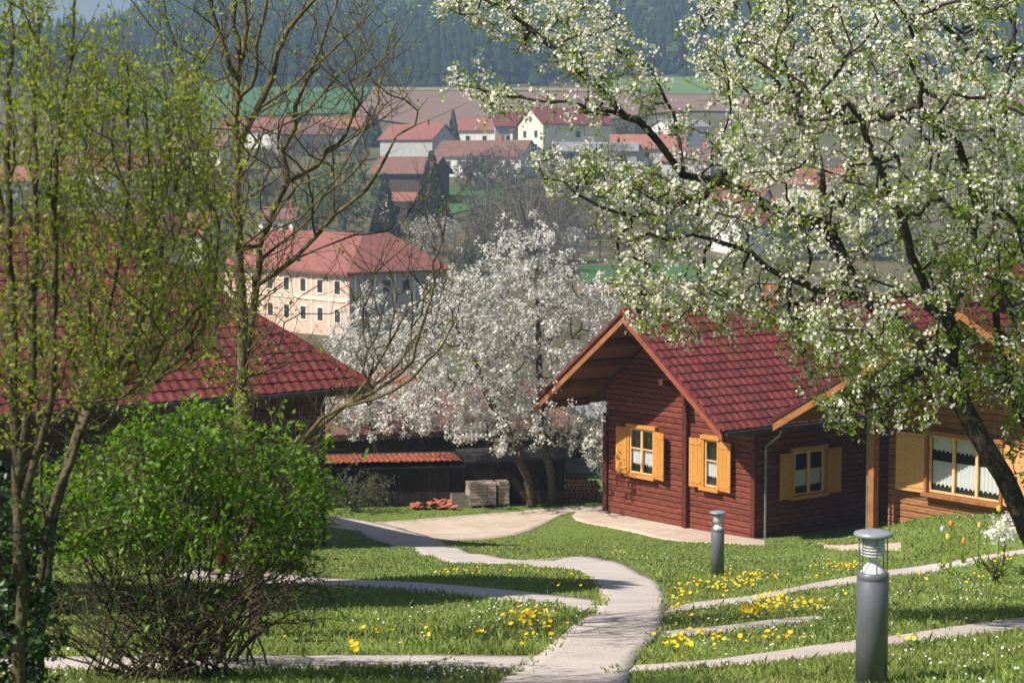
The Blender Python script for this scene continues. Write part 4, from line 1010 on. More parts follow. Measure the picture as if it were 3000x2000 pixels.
T = [crown_points(r_, dense, 900, YR, 1.25),
     crown_points(r_, [(2060, -60), (2900, -60), (2900, 320), (2500, 420), (2140, 280), (2040, 160)], 260, YR, 1.3),
     crown_points(r_, [(1700, 460), (2000, 540), (2200, 720), (2400, 870), (2350, 960), (2100, 850), (1900, 800), (1800, 760), (1760, 640), (1640, 520)], 140, YR, .8),
     crown_points(r_, [(1780, 780), (2100, 850), (2400, 900), (2550, 960), (2520, 1040), (2350, 1020), (2100, 900), (1860, 900), (1790, 850)], 140, YR, .7),
     crown_points(r_, [(2330, 1000), (2650, 950), (2980, 950), (3080, 1150), (2850, 1150), (2620, 1230), (2420, 1260), (2360, 1160)], 150, YR, .8),
     crown_points(r_, [(1290, 230), (1500, 255), (1700, 300), (1800, 330), (1790, 380), (1600, 330), (1400, 320)], 34, YR - .4, .25),
     crown_points(r_, [(1260, -30), (1480, -30), (1640, 120), (1800, 260), (1850, 330), (1760, 300), (1600, 200), (1420, 100), (1290, 70)], 90, YR - .3, .45),
     crown_points(r_, [(1560, -40), (1800, -40), (1860, 130), (1960, 260), (2060, 430), (1960, 420), (1830, 280), (1640, 130)], 80, YR, .5),
     crown_points(r_, [(1500, 470), (1700, 440), (1960, 520), (2050, 640), (1850, 600), (1640, 540)], 45, YR - .3, .5),
     crown_points(r_, [(2650, 560), (3120, 560), (3120, 960), (2700, 900)], 130, YR, 1.2),
     crown_points(r_, [(1840, 850), (2000, 870), (2180, 930), (2120, 1010), (1980, 1020), (1880, 960)], 45, YR - .3, .4),
     crown_points(r_, [(2200, 880), (2600, 920), (2620, 1060), (2450, 1090), (2260, 990)], 70, YR - .2, .5),
     crown_points(r_, [(2880, 900), (3120, 900), (3140, 1480), (3010, 1420), (2940, 1250), (2880, 1120)], 110, YR + .4, .6)]
for t in T: p.grow(t, .13, .12, .05)
p.twiglets(4000, .10, .32)
p.radii(.42)
p.wood(tr, bt, .013, M_barkd, M_twig, ('trunk', 'twigs'))
def sel_b(P):
    x, y = px_of(P); g = np.clip((x - 2550) / 400, 0, 1) * np.clip((y - 450) / 250, 0, 1); low = np.clip((y - 880) / 200, 0, 1) * .45
    return r_.random(len(P)) > np.maximum(g * .75, low)
def sel_l(P):
    x, y = px_of(P); g = np.clip((x - 2450) / 400, 0, 1) * np.clip((y - 400) / 250, 0, 1); low = np.clip((y - 850) / 200, 0, 1) * .5
    return r_.random(len(P)) < .5 + np.maximum(.5 * g, low) + .3 * (x > 2850)
add_blossom(p, tr, bt, M_blos, .0085, .165, .034, 7, .030, sel_b)
add_leaves(p, tr, bt, 'leaves', M_leafg, .008, .078, .052, .5, 3, .032, leaf_t(1, .5), 1., sel_l)

# ------------------------------------------------------------------ blossoming trees in the middle distance
def mid_tree(seed, Y, base_px, trunk, polys, label, size=.10, rt=.006):
    b = on_ground(base_px, Y); t = empty('blossoming_tree', b, 0, label, 'tree', 'white blossoming trees behind the gravel drive')
    q = Plant(seed, rt); q.limb([b, *L3(trunk, Y)], .17, .05, .5, .05)
    for (poly, n, sg) in polys: q.grow(crown_points(q.rng, poly, n, Y, sg), .40, .12, .08)
    q.twiglets(sum(a[1] for a in polys) * 2, .3, 1.1, 1.0, .25)
    q.radii(.36); q.wood(t, b, .03, M_bark, M_twigw)
    add_blossom(q, t, b, M_blosg, .026, .46, size, 7, .07, None, 1.)
    add_leaves(q, t, b, 'leaves', M_leaf_olive, .02, .5, .09, .4, 1, .08)
    return t
mid_tree(31, float(G(1612, 1476)[1]) - .3, 1612, [(1618, 1420), (1600, 1330), (1585, 1200), (1580, 1050), (1575, 900), (1570, 760), (1565, 690)],
         [([(1400, 830), (1460, 690), (1500, 665), (1540, 720), (1600, 680), (1640, 720), (1650, 800), (1740, 850), (1840, 900), (1850, 960), (1720, 1080), (1650, 1200), (1760, 1230), (1780, 1290), (1700, 1320), (1560, 1290), (1430, 1180), (1380, 1000)], 460, 1.7)],
         'tall white blossoming tree with its crown against the red cabin roof')
mid_tree(32, float(G(1556, 1479)[1]) - .5, 1556, [(1548, 1420), (1530, 1360), (1500, 1280), (1440, 1180), (1380, 1050), (1330, 930)],
         [([(1120, 1100), (1180, 930), (1260, 850), (1380, 800), (1460, 900), (1500, 1050), (1540, 1200), (1560, 1290), (1480, 1320), (1330, 1300), (1180, 1270), (1100, 1200)], 380, 1.5)],
         'white blossoming tree leaning left over the slab stacks')
mid_tree(33, 74.5, 1115, [(1110, 1400), (1100, 1300), (1080, 1180), (1060, 1080), (1050, 980)],
         [([(810, 1270), (880, 1130), (960, 1010), (1030, 910), (1080, 870), (1150, 900), (1230, 960), (1280, 1100), (1300, 1220), (1250, 1275), (1100, 1285), (950, 1285), (850, 1275)], 320, 1.4)],
         'white blossoming tree beside the corner of the long maroon roof')
mid_tree(34, 78, 1772, [(1768, 1400), (1760, 1300), (1755, 1200)], [([(1690, 1290), (1700, 1190), (1760, 1140), (1800, 1190), (1790, 1340), (1730, 1370)], 60, .8)],
         'slim half hidden blossoming tree at the rear corner of the red cabin', .07)

# ------------------------------------------------------------------ leafing trees and shrub on the left, near
YL = 17.0
bl = G(757, 1862); YL = bl[1]
tl = empty('forked_tree', bl, 0, 'tall nearly bare forked tree rising behind the green shrub', 'tree')
p = Plant(21, .0025)
p.limb([bl, *L3([(742, 1700), (728, 1500), (712, 1280), (706, 1150)], YL)], .095, .062, .2, .01)
p.limb(L3([(706, 1150), (708, 1020), (704, 787), (698, 600), (688, 480), (692, 400), (697, 270), (700, 190)], YL), .046, .026)
p.limb(L3([(706, 1150), (730, 980, .2), (757, 833, .3), (752, 763, .3), (794, 660, .3), (835, 536, .3), (848, 446, .3), (870, 312, .3), (911, 223, .3), (960, 67, .3), (1000, -60, .3)], YL), .038, .009)
p.limb(L3([(698, 230), (672, 190, -.1), (647, 134, -.1), (628, 20, -.1), (615, -120, -.1)], YL), .034, .012)
p.limb(L3([(700, 190), (694, 110, .1), (680, 60, .1), (705, -60, .1), (700, -150, .1)], YL), .03, .012)
p.limb(L3([(700, 190), (714, 134, .2), (723, 0, .2), (735, -140, .2)], YL), .026, .010)
p.limb(L3([(697, 300), (714, 277, -.2), (750, 201, -.2), (781, 45, -.2), (800, -120, -.2)], YL), .024, .009)
p.limb(L3([(690, 440), (712, 408, -.1), (768, 312, -.2), (803, 223, -.2), (848, 89, -.2), (928, 0, -.2), (1000, -90, -.2)], YL), .036, .010)
p.limb(L3([(835, 536, .3), (893, 509, .4), (960, 446, .5), (1010, 390, .5), (1057, 294, .5), (1100, 220, .5), (1180, 110, .5)], YL), .022, .005)
p.limb(L3([(768, 312, -.2), (830, 270, -.3), (900, 210, -.3), (1000, 120, -.4), (1090, 30, -.4)], YL), .014, .005)
p.limb(L3([(757, 833, .3), (860, 760, .1), (977, 637, 0), (1070, 561, 0), (1128, 459, 0), (1200, 360, 0), (1253, 289, 0)], YL), .022, .004)
p.limb(L3([(742, 1700), (790, 1480, -.3), (880, 1290, -.5), (1010, 1190, -.6), (1130, 1120, -.6), (1200, 1060, -.6), (1235, 960, -.6), (1262, 880, -.6), (1284, 779, -.6), (1293, 645, -.6), (1300, 540, -.6)], YL), .021, .005)
p.limb(L3([(880, 1290, -.5), (1034, 1171, -.4), (1114, 1046, -.4), (1168, 957, -.4), (1230, 870, -.3), (1300, 790, -.3)], YL), .011, .003)
p.limb(L3([(1010, 1190, -.6), (1150, 1150, -.8), (1257, 1060, -.8), (1320, 960, -.8), (1360, 880, -.8)], YL), .014, .004)
p.limb(L3([(697, 600), (640, 520, .2), (590, 400, .3), (540, 200, .4), (490, 60, .4), (440, -80, .4)], YL), .024, .007)
p.limb(L3([(706, 760), (620, 700, .3), (560, 560, .5), (540, 400, .5), (470, 120, .5), (350, -40, .5)], YL), .02, .006)
r_ = p.rng
for (poly, n, sg) in [([(430, -60), (1060, -60), (1250, 100), (1180, 300), (1060, 480), (940, 640), (820, 700), (640, 640), (520, 420)], 330, 1.0),
                      ([(560, 640), (900, 640), (900, 900), (820, 1180), (640, 1180), (540, 900)], 130, .7),
                      ([(1000, 700), (1300, 500), (1400, 800), (1280, 1050), (1080, 1180), (940, 1280)], 110, .5),
                      ([(700, 1230), (930, 1230), (1000, 1300), (900, 1360), (760, 1300)], 25, .4)]:
    p.grow(crown_points(r_, poly, n, YL, sg), .2, .08, -.06, None, upswept)
p.twiglets(1100, .15, .5, .6, .1)
p.radii(.40); p.wood(tl, bl, .011, M_barkl, M_twig)
def sel_t(P):
    x, y = px_of(P); return r_.random(len(P)) < np.clip((780 - x) / 240, .0, 1) * np.clip(y / 500 + .1, .15, 1) + .04
add_leaves(p, tl, bl, 'leaves', M_leafy, .009, .055, .044, .4, 2, .03, leaf_t(1, .55), 1., sel_t)

def stem_tree(seed, Y, base_px, limbs, polys, label, leafn=.05, rt=.0022, leaf=.05, name='leafing_tree', mat=None):
    b = on_ground(base_px, Y); t = empty(name, b, 0, label, 'tree', 'young leafing trees at the left')
    S = Y / 16.; q = Plant(seed, rt * S)
    for k, (pts, r0, r1) in enumerate(limbs):
        q.limb(([b] if k == 0 else []) + list(L3(pts, Y)), r0 * S, r1 * S, .2 * S, .012 * S)
    for (poly, n, sg) in polys: q.grow(crown_points(q.rng, poly, n, Y, sg * S), .2 * S, .08, -.04, None, lambda P, t: upswept(P / S, t / S) * S)
    q.twiglets(sum(a[1] for a in polys) * 3, .14 * S, .5 * S, 1.4, .09 * S)
    q.radii(.40); q.wood(t, b, .012 * S, M_bark, M_twigw)
    add_leaves(q, t, b, 'leaves', mat or M_leafy, .008 * S, leafn * S, leaf * S, .4, 2, .03 * S, leaf_t(1, .55))
    return t
stem_tree(41, 10.0, 66, [([(60, 2080), (60, 1800), (52, 1500), (42, 1100), (28, 700), (20, 450), (30, 200), (40, -60)], .066, .014),
                         ([(52, 1400), (95, 1100), (103, 800), (103, 500), (108, 200), (112, -60)], .045, .008),
                         ([(60, 1500), (150, 1150), (160, 800), (165, 536), (190, 300), (210, 100), (215, -30)], .04, .006),
                         ([(28, 700), (-40, 400), (-60, 100)], .03, .008)],
          [([(-120, -60), (250, -60), (270, 300), (240, 700), (220, 1100), (120, 1300), (-120, 1250)], 260, .8)],
          'thick stemmed young leafing tree at the left edge', .10)
stem_tree(42, 10.8, 88, [([(92, 2080), (110, 1750), (170, 1430), (232, 1290), (299, 1114), (345, 1060), (388, 990), (440, 880), (467, 800), (486, 600), (491, 450), (485, 250), (470, 80)], .034, .006),
                          ([(299, 1114), (312, 1000), (327, 880), (350, 740), (369, 620), (379, 446), (372, 250), (360, 120)], .028, .006),
                          ([(345, 1080), (467, 1011), (584, 908), (650, 850)], .026, .006),
                          ([(388, 990), (430, 760), (440, 560), (430, 350), (420, 200)], .018, .005)],
          [([(240, 150), (430, 120), (560, 260), (620, 640), (640, 900), (520, 1050), (400, 1180), (240, 1180), (230, 700)], 240, .75)],
          'slender leaning leafing tree in front of the maroon roof', .11)
stem_tree(44, 11.4, 112, [([(115, 2080), (130, 1750), (180, 1430), (250, 1200), (262, 900), (250, 600), (262, 350), (270, 120)], .024, .005),
                          ([(235, 1250), (370, 1090), (425, 900), (520, 700), (560, 500), (565, 300)], .016, .004),
                          ([(250, 1200), (460, 1110), (590, 960), (640, 760), (650, 560)], .014, .004),
                          ([(250, 1200), (200, 1000), (185, 700), (150, 420), (140, 180)], .014, .004),
                          ([(130, 1750), (120, 1300), (90, 1000), (70, 700)], .014, .004)],
          [([(80, 250), (330, 120), (600, 300), (680, 620), (680, 980), (520, 1130), (330, 1180), (100, 1150), (40, 700)], 420, .7)],
          'tangle of thin upright stems with tiny leaves across the maroon roof', .2, .0024)
# ivy round the foot of the thick stem
iv = on_ground(60, 10.2); ivo = empty('ivy', iv, 0, 'dark ivy mass at the foot of the left edge tree', 'ivy')
q = Plant(43, .004); q.limb([iv, *L3([(50, 1850), (60, 1650), (50, 1450)], 10.2)], .03, .01)
q.grow(crown_points(q.rng, [(-160, 2100), (165, 2090), (160, 1850), (125, 1650), (105, 1450), (-40, 1380), (-160, 1450)], 420, 10.2, .22), .1)
q.radii(); q.wood(ivo, iv, .02, M_barkd, M_barkd, ('stem', 'tendrils')); add_leaves(q, ivo, iv, 'leaves', M_leafd, .02, .03, .042, .4, 3, .035, leaf_t(1, .8))

# the green shrub in front
YB = 12.9
bb = on_ground(470, YB); sb = empty('shrub', bb, 0, 'broad shrub with fresh green top and bare twiggy base', 'shrub')
q = Plant(51, .0022); rr = q.rng
for k in range(80):                             # fan of stems from the stool
    ex = rr.uniform(-60, 960); ey = 1240 + 330 * abs((ex - 560) / 520) ** 2 + rr.uniform(0, 260); dz = rr.normal(0, .55)
    s_ = bb + np.array([rr.normal(0, .22), rr.normal(0, .18), 0]); e_ = at(ex, ey, YB) + np.array([0, dz, 0])
    m_ = s_ * .5 + e_ * .5 + np.array([(e_[0] - s_[0]) * .10 + rr.normal(0, .06), dz * .1, .10 + rr.normal(0, .05)])
    m2 = s_ * .78 + e_ * .22 + np.array([(e_[0] - s_[0]) * .03, 0, .02])
    q.limb([s_, m2, m_, e_], rr.uniform(.004, .010), .0025, .16, .014, root=True)
top = [(40, 1590), (90, 1480), (190, 1350), (320, 1270), (450, 1200), (600, 1215), (720, 1240), (860, 1290), (950, 1390), (970, 1500), (930, 1590), (800, 1620), (640, 1640), (420, 1660), (220, 1640)]
q.grow(crown_points(rr, top, 760, YB, .55), .12, .12, .05)
nb_ = q.n
q.grow(crown_points(rr, [(150, 1640), (420, 1650), (640, 1630), (900, 1620), (1010, 1800), (900, 1830), (700, 1760), (620, 1900), (400, 1930), (260, 1880), (180, 1760)], 520, YB, .5), .12, .15, .0)
q.twiglets(3600, .08, .26, .3, .06)
q.radii(.26); q.wood(sb, bb, .009, M_bark, M_bark, ('stems', 'twigs'))
def sel_s(P):
    x, y = px_of(P); c_ = np.sin(P[:, 0] * 7.3 + np.sin(P[:, 2] * 6) * 1.2) * np.sin(P[:, 2] * 8.1 + P[:, 1] * 5 + 1) + .5 * np.sin(P[:, 0] * 17 + P[:, 2] * 13)
    return rr.random(len(P)) < np.clip((1700 - y) / 170, .05, 1) * np.clip(.58 + .85 * c_, .05, 1)
add_leaves(q, sb, bb, 'leaves', M_leafb, .006, .050, .054, .6, 2, .03, leaf_t(1, .55, .2), 1., sel_s)
# bare twiggy shrub spraying right beside the trunk
b2 = on_ground(610, 14.2); s2_ = empty('twig_shrub', b2, 0, 'bare grey twig shrub spraying right below the green shrub', 'shrub')
q = Plant(52, .0018); rr = q.rng
for k in range(34):
    ex, ey = rr.uniform(480, 1030), rr.uniform(1620, 1900)
    e_ = at(ex, ey, 14.2 + rr.normal(0, .4)); s_ = b2 + np.array([rr.normal(0, .15), rr.normal(0, .15), 0])
    q.limb([s_, s_ * .6 + e_ * .4 + np.array([0, 0, .16]), e_], .010, .0025, .14, .015, root=True)
q.grow(crown_points(rr, [(480, 1600), (860, 1600), (1040, 1820), (900, 1840), (650, 1800), (520, 1900), (450, 1750)], 380, 14.2, .5), .12, .15)
q.radii(.46); q.wood(s2_, b2, .008, M_bark, M_twigw, ('stems', 'twigs'))
# red bucket behind the shrub
rb = on_ground(664, 15.3); M_red = pmat('plastic_red', srgb(170, 24, 28), srgb(190, 32, 34), .4, 4, spec=.5)
bk = empty('bucket', at(664, 1660, 15.9), .3, 'small red bucket hanging half hidden in the shrub twigs', 'bucket')
MB().lathe([(0, 0), (.065, 0), (.085, .18), (.09, .185), (.09, .195), (.08, .195), (.06, .01), (0, .01)], 20).build('pail', M_red, bk, True)
MB().tube([(-.088, 0, .18), (-.07, 0, .26), (0, 0, .30), (.07, 0, .26), (.088, 0, .18)], .004, 6).build('handle', M_pipe, bk)

# grey shrub by the shed and small garden plants
def small_bush(seed, px, py, wpx, hpx, label, leafmat_, wood, n=120, leaf=.05, sp=.08, name='shrub', Y=None, rt=.004, sig=None):
    b = G(px, py) if Y is None else on_ground(px, Y); Yb = b[1]; t = empty(name, b, 0, label, 'shrub')
    q = Plant(seed, rt); rr = q.rng; w = wpx / FPX * Yb; h = hpx / FPX * Yb
    for k in range(12):
        e_ = b + np.array([rr.uniform(-.5, .5) * w, rr.uniform(-.3, .3) * w, h * rr.uniform(.6, .95)]); q.limb([b + np.array([rr.normal(0, .05 * w), rr.normal(0, .05 * w), 0]), b * .55 + e_ * .45 + np.array([0, 0, .08 * h]), e_], rt * 4, rt, h / 7, h * .01, root=True)
    u = rr.normal(0, 1, (n, 3)); u = norm(u) * rr.random((n, 1)) ** .4
    T = b + np.array([0, 0, h * .55]) + u * np.array([w / 2, w / 2.4, h * .47])
    q.grow(T, h / 10, .15, .05); q.radii(.45); q.wood(t, b, rt * 3, M_bark, wood, ('stems', 'twigs'))
    if leafmat_: add_leaves(q, t, b, 'leaves', leafmat_, rt * 3, sp, leaf, .4, 2, leaf * .7, leaf_t(1, .6))
    return t
small_bush(61, 1045, 1500, 240, 125, 'rounded grey olive shrub at the left end of the shed', M_leaf_olive, M_twigw, 420, .07, .07)
small_bush(62, 2935, 1650, 120, 100, 'low twiggy shrub with white blossom by the right edge', M_leafg, M_twig, 60, .06, .14, Y=26.5)
ws = on_ground(2950, 27.5); wsh = empty('blossom_sprig', ws, 0, 'low sprig of white blossom at the right edge above the path', 'shrub')
q = Plant(63, .003); q.limb([ws, *L3([(2945, 1600), (2930, 1565)], 27.5)], .02, .008)
q.grow(crown_points(q.rng, [(2890, 1570), (2910, 1540), (2960, 1515), (3010, 1520), (3000, 1560), (2940, 1590)], 60, 27.5, .2), .07); q.radii(); q.wood(wsh, ws, .012, M_barkd, M_twig, ('stem', 'twigs'))
add_blossom(q, wsh, ws, M_blos, .012, .05, .055, 5, .04)
for k, (px, py, col, nm) in enumerate([(2942, 1497, (.85, .6, .04), 'yellow'), (2801, 1540, (.8, .28, .04), 'orange'), (2886, 1545, (.85, .5, .15), 'peach coloured'), (2776, 1556, (.6, .62, .68), 'pale grey'), (2840, 1590, (.8, .3, .08), 'reddish orange'), (2792, 1578, (.8, .66, .08), 'lemon yellow')]):
    b = on_ground(px, 27.5 + .4 * k); top_ = at(px, py, 27.5 + .4 * k); h = max(.12, top_[2] - b[2]); r0 = .04
    t = empty('tulip', b, k, f'{nm} tulip standing in the green bank at the right', 'tulip')
    MB().tube([(0, 0, 0), (.01, .01, h * .5), (0, 0, h)], .006, 6).build('stem', M_leafg, t)
    for a in range(6):
        c_, s_ = math.cos(a * math.pi / 3), math.sin(a * math.pi / 3); V_ = []; F_ = []
        for i, (rad, z, w_) in enumerate([(.008, 0, .3), (.03, .022, .62), (.036, .05, .62), (.030, .08, .4), (.022, .10, .08)]):
            for d_ in (-1, 1):
                an = a * math.pi / 3 + d_ * w_; V_.append((rad * math.cos(an), rad * math.sin(an), h - .01 + z * (1.0 if a % 2 else .95)))
        F_ = [(2 * i, 2 * i + 1, 2 * i + 3, 2 * i + 2) for i in range(4)]
        mesh('petal', V_, F_, pmat('petal_' + nm.replace(' ', '_'), (*col, 1), (*[min(1, c * 1.1) for c in col], 1), .5, 20), t)
    for a in (0.3, 2.4, 4.4):
        V_ = []; 
        for i, (rad, z, w_) in enumerate([(.0, 0, .02), (.04, .08, .03), (.10, .16, .02), (.17, .2, .002)]):
            for d_ in (-1, 1): V_.append((rad * math.cos(a) - d_ * w_ * math.sin(a), rad * math.sin(a) + d_ * w_ * math.cos(a), z))
        mesh('leaf', V_, [(2 * i, 2 * i + 1, 2 * i + 3, 2 * i + 2) for i in range(3)], M_leafg, t)

# ------------------------------------------------------------------ village trees
def proto_bare(seed, h=12., spread=5., trunk=.25, leaf=None, leafsize=.3, n=260, sp=.9, wood=None, lower=.35):
    q = Plant(seed, .022); rr = q.rng; b = np.zeros(3)
    q.limb([b, (0.1, 0, h * .3), (0, .1, h * .55)], trunk, trunk * .5, h / 16, .05)
    for k in range(7):
        a = rr.uniform(0, 6.28); q.limb([(0, 0, h * rr.uniform(.22, .5)), (spread * .35 * math.cos(a), spread * .35 * math.sin(a), h * .62), (spread * .6 * math.cos(a), spread * .6 * math.sin(a), h * rr.uniform(.75, .92))], trunk * .4, .04, h / 16, .05)
    u = norm(rr.normal(0, 1, (n, 3))) * rr.random((n, 1)) ** .35
    q.grow(np.array([0, 0, h * (lower + 1) / 2]) + u * np.array([spread, spread, h * (1 - lower) / 2]), h / 16, .1, .15); q.radii(.48)
    parts = []
    V, F, nv = [], [], 0
    for c in q.ch:
        if len(c) < 2: continue
        R = q.R[c].copy(); k = 5 if R.max() > .08 else 3; v, f = tube(q.P[c], R, k); V.append(v); F.append(np.array(f) + nv); nv += len(v)
    me = bigmesh('trunk', np.vstack(V), np.vstack(F), wood or M_twigw); parts.append(('trunk', me.data)); bpy.data.objects.remove(me)
    if leaf:
        P, D = q.along(.12, sp); n_ = len(P); Fm = frames(norm(rr.normal(0, 1, (n_, 3)) + np.array([0, 0, .4])), rr)
        tv, tf = leaf_t(1, .8); o = scatter_mesh('crown', tv, tf, P + rr.normal(0, leafsize * .6, (n_, 3)), Fm, leafsize * rr.uniform(.6, 1.4, n_), leaf, None, np.zeros(3)); parts.append(('crown', o.data)); bpy.data.objects.remove(o)
    return parts
def proto_conifer(seed, h=14., r=3., pw=.85, n=1500):
    rr = np.random.default_rng(seed); V, F = [], []
    tv, tf = leaf_t(1, .45, .5)
    z = h * (.06 + .94 * rr.random(n) ** 1.4); rad = r * (1 - z / h) ** pw * rr.uniform(.45 if n < 9000 else .1, 1.05, n); a = rr.uniform(0, 6.283, n)
    P = np.stack([rad * np.cos(a), rad * np.sin(a), z], 1); d = norm(np.stack([np.cos(a), np.sin(a), -.35 + .0 * a], 1) + rr.normal(0, .25, (n, 3)))
    x = norm(np.cross(d, np.array([0, 0, 1.]))); nn = np.cross(x, d); Fm = np.stack([x, d, nn], -1)
    o = scatter_mesh('crown', tv, tf, P, Fm, (.5 + .9 * (1 - z / h)) * h / 14, M_needle, None, np.zeros(3)); c = o.data; bpy.data.objects.remove(o)
    t = MB().tube([(0, 0, -.5), (0, 0, h * .95)], [.22, .03], 6).build('trunk', M_barkd); tm_ = t.data; bpy.data.objects.remove(t)
    return [('trunk', tm_), ('crown', c)]
M_lgrn = leafmat('leaf_willow', [(.12, .17, .035), (.16, .21, .045), (.09, .13, .03)], .35)
M_lbrn = leafmat('bud_brown', [(.17, .125, .085), (.21, .16, .105), (.14, .105, .07)], .25)
M_lgry = leafmat('blossom_grey', [(.48, .46, .42), (.58, .56, .52), (.38, .37, .33)], .2)
M_lolv = leafmat('leaf_village_olive', [(.075, .095, .035), (.10, .12, .045), (.06, .07, .03)], .25)
PR = {'bare': proto_bare(71, 13, 6.5, .35, M_lbrn, .16, 420, 1.1), 'bud': proto_bare(72, 10, 4.6, .25, M_lbrn, .28, 300, .45), 'willow': proto_bare(73, 12, 5.5, .3, M_lgrn, .42, 380, .16, None, .1),
      'olive': proto_bare(74, 8, 4.2, .22, M_lolv, .42, 300, .16, None, .05), 'blossom': proto_bare(75, 8, 4.2, .2, M_lgry, .34, 320, .10, None, .12),
      'conifer': proto_conifer(76), 'conifer2': proto_conifer(77, 14, 4.0), 'yew': proto_conifer(78, 14, 2.9, .28, 16000)}
def vtree(kind, px, py, hpx, label, wide=1., Y=None, name=None, rot=None, group='village trees'):
    g = G(px, py) if Y is None else on_ground(px, Y)
    hp = {'bare': 13, 'bud': 10, 'willow': 12, 'olive': 8, 'blossom': 8, 'conifer': 14, 'conifer2': 14, 'yew': 14}[kind]
    s = hpx / FPX * g[1] / hp
    t = empty(name or ('conifer' if kind.startswith('con') else 'shrub' if kind == 'olive' else 'village_tree'), g - np.array([0, 0, .2]), rot if rot is not None else random.uniform(0, 6), label, 'tree', group)
    t.scale = (s * wide, s * wide, s)
    for (n_, me) in PR[kind]:
        o = link(n_, me, t)
        if n_ == 'crown': o['kind'] = 'stuff'
    return t
vtree('bare', 1545, 800, 300, 'broad bare brown tree in the valley behind the blossoming tree', 1.25)
vtree('bare', 1838, 832, 250, 'dark trunked bare tree on the green meadow strip', 1.0)
vtree('bud', 1420, 760, 150, 'brown budding tree left of the broad bare tree', 1.3)
vtree('bud', 1690, 700, 170, 'brown budding tree right of the broad bare tree', 1.2)
vtree('bud', 1330, 820, 130, 'low brown budding tree beside the pink building', 1.4)
vtree('willow', 1010, 700, 230, 'pale green willow above the pink building roof', 1.25)
vtree('willow', 930, 690, 160, 'yellow green round tree left of the pale willow', 1.2)
vtree('conifer', 1128, 690, 185, 'dark conifer between willow and orange outbuilding', 1.0)
vtree('conifer', 1265, 650, 210, 'dark green conifer in front of the dark barn gable', 1.1)
vtree('conifer', 1328, 440, 120, 'lone pointed conifer on the ploughed field edge', .8)
vtree('conifer2', 1090, 430, 120, 'dark spreading conifer behind the orange roof by the field', 1.2)
vtree('blossom', 1270, 745, 120, 'grey white blossoming tree behind the pink building', 1.25)
vtree('olive', 1360, 800, 95, 'yellow green bush right of the pink building', .8)
vtree('olive', 1420, 540, 95, 'olive bush under the long white house', 1.3)
vtree('olive', 1375, 560, 110, 'second olive bush beside the dark barn', .9)
vtree('olive', 1500, 560, 80, 'bush below the white gabled annex', 1.3)
vtree('bud', 1610, 560, 90, 'brown tree below the cream house', 1.4)
vtree('bud', 1720, 540, 80, 'brown tree before the grey roofed open shed', 1.4)
vtree('olive', 1820, 430, 90, 'dark green tree right of the cream house', 1.0)
vtree('conifer', 1880, 410, 110, 'conifer behind the orange roofed house', 1.0)
vtree('bud', 1900, 620, 130, 'brown tree behind the blossoming limb over the meadow', 1.4)
vtree('bud', 2080, 640, 120, 'brown tree next to the vivid red roof', 1.4)
vtree('olive', 1960, 720, 120, 'green tree above the cabin ridge in the valley', 1.3)
vtree('blossom', 1680, 770, 110, 'pinkish pale blossoming tree left of the meadow trunk', .8)
vtree('olive', 880, 380, 60, 'dark shrub at the lower edge of the crop field', 1.3)
vtree('bud', 830, 520, 110, 'brown tree below the red roofs seen past bare limbs', 1.4)
vtree('bud', 950, 500, 90, 'brown tree in front of the orange roof by the field', 1.4)
vtree('olive', 780, 610, 100, 'dark green tree left of the willow', 1.2)
vtree('bud', 700, 640, 120, 'brown tree behind the forked trunk', 1.3)
vtree('olive', 470, 690, 110, 'dark tree beside the vivid orange roof', 1.2)
vtree('bud', 330, 660, 120, 'brown tree behind the leaning stem', 1.4)
vtree('conifer2', 150, 640, 170, 'broad conifer behind the left edge stems', 1.2)
vtree('olive', 520, 480, 90, 'round tree behind the white walled house', 1.3)
vtree('bud', 330, 470, 100, 'brown tree above the faded red roof', 1.5)
vtree('bud', 100, 470, 110, 'brown tree above the orange roof at the left edge', 1.5)
vtree('olive', 1055, 470, 50, 'dark blue green bush below the orange roof by the field', 1.3)
vtree('willow', 2330, 760, 170, 'pale green tree behind the blossoms above the cabin chimney', 1.2)
vtree('olive', 2560, 760, 190, 'olive tree hidden behind the dense blossoms', 1.3)
vtree('bud', 2800, 720, 190, 'brown tree hidden at the right behind the blossoms', 1.3)
vtree('willow', 2960, 1240, 420, 'leafy tree behind the brown cabin at the right edge', 1.1, Y=84)
vtree('willow', 2560, 1100, 260, 'green tree between the cabin roofs in the distance', 1.1, Y=120)
vtree('bud', 560, 1000, 330, 'brown tree just behind the long maroon roof', 1.2, Y=95)
vtree('bud', 250, 1000, 330, 'second brown tree behind the long maroon roof', 1.2, Y=100)
vtree('yew', -1300, 1700, 3300, 'broad dark conifer added unseen left of the view to shade the lawn', 1.35, Y=21.0, rot=1., name='conifer')  # unseen tree, added and shaped for its shadow band over the side path

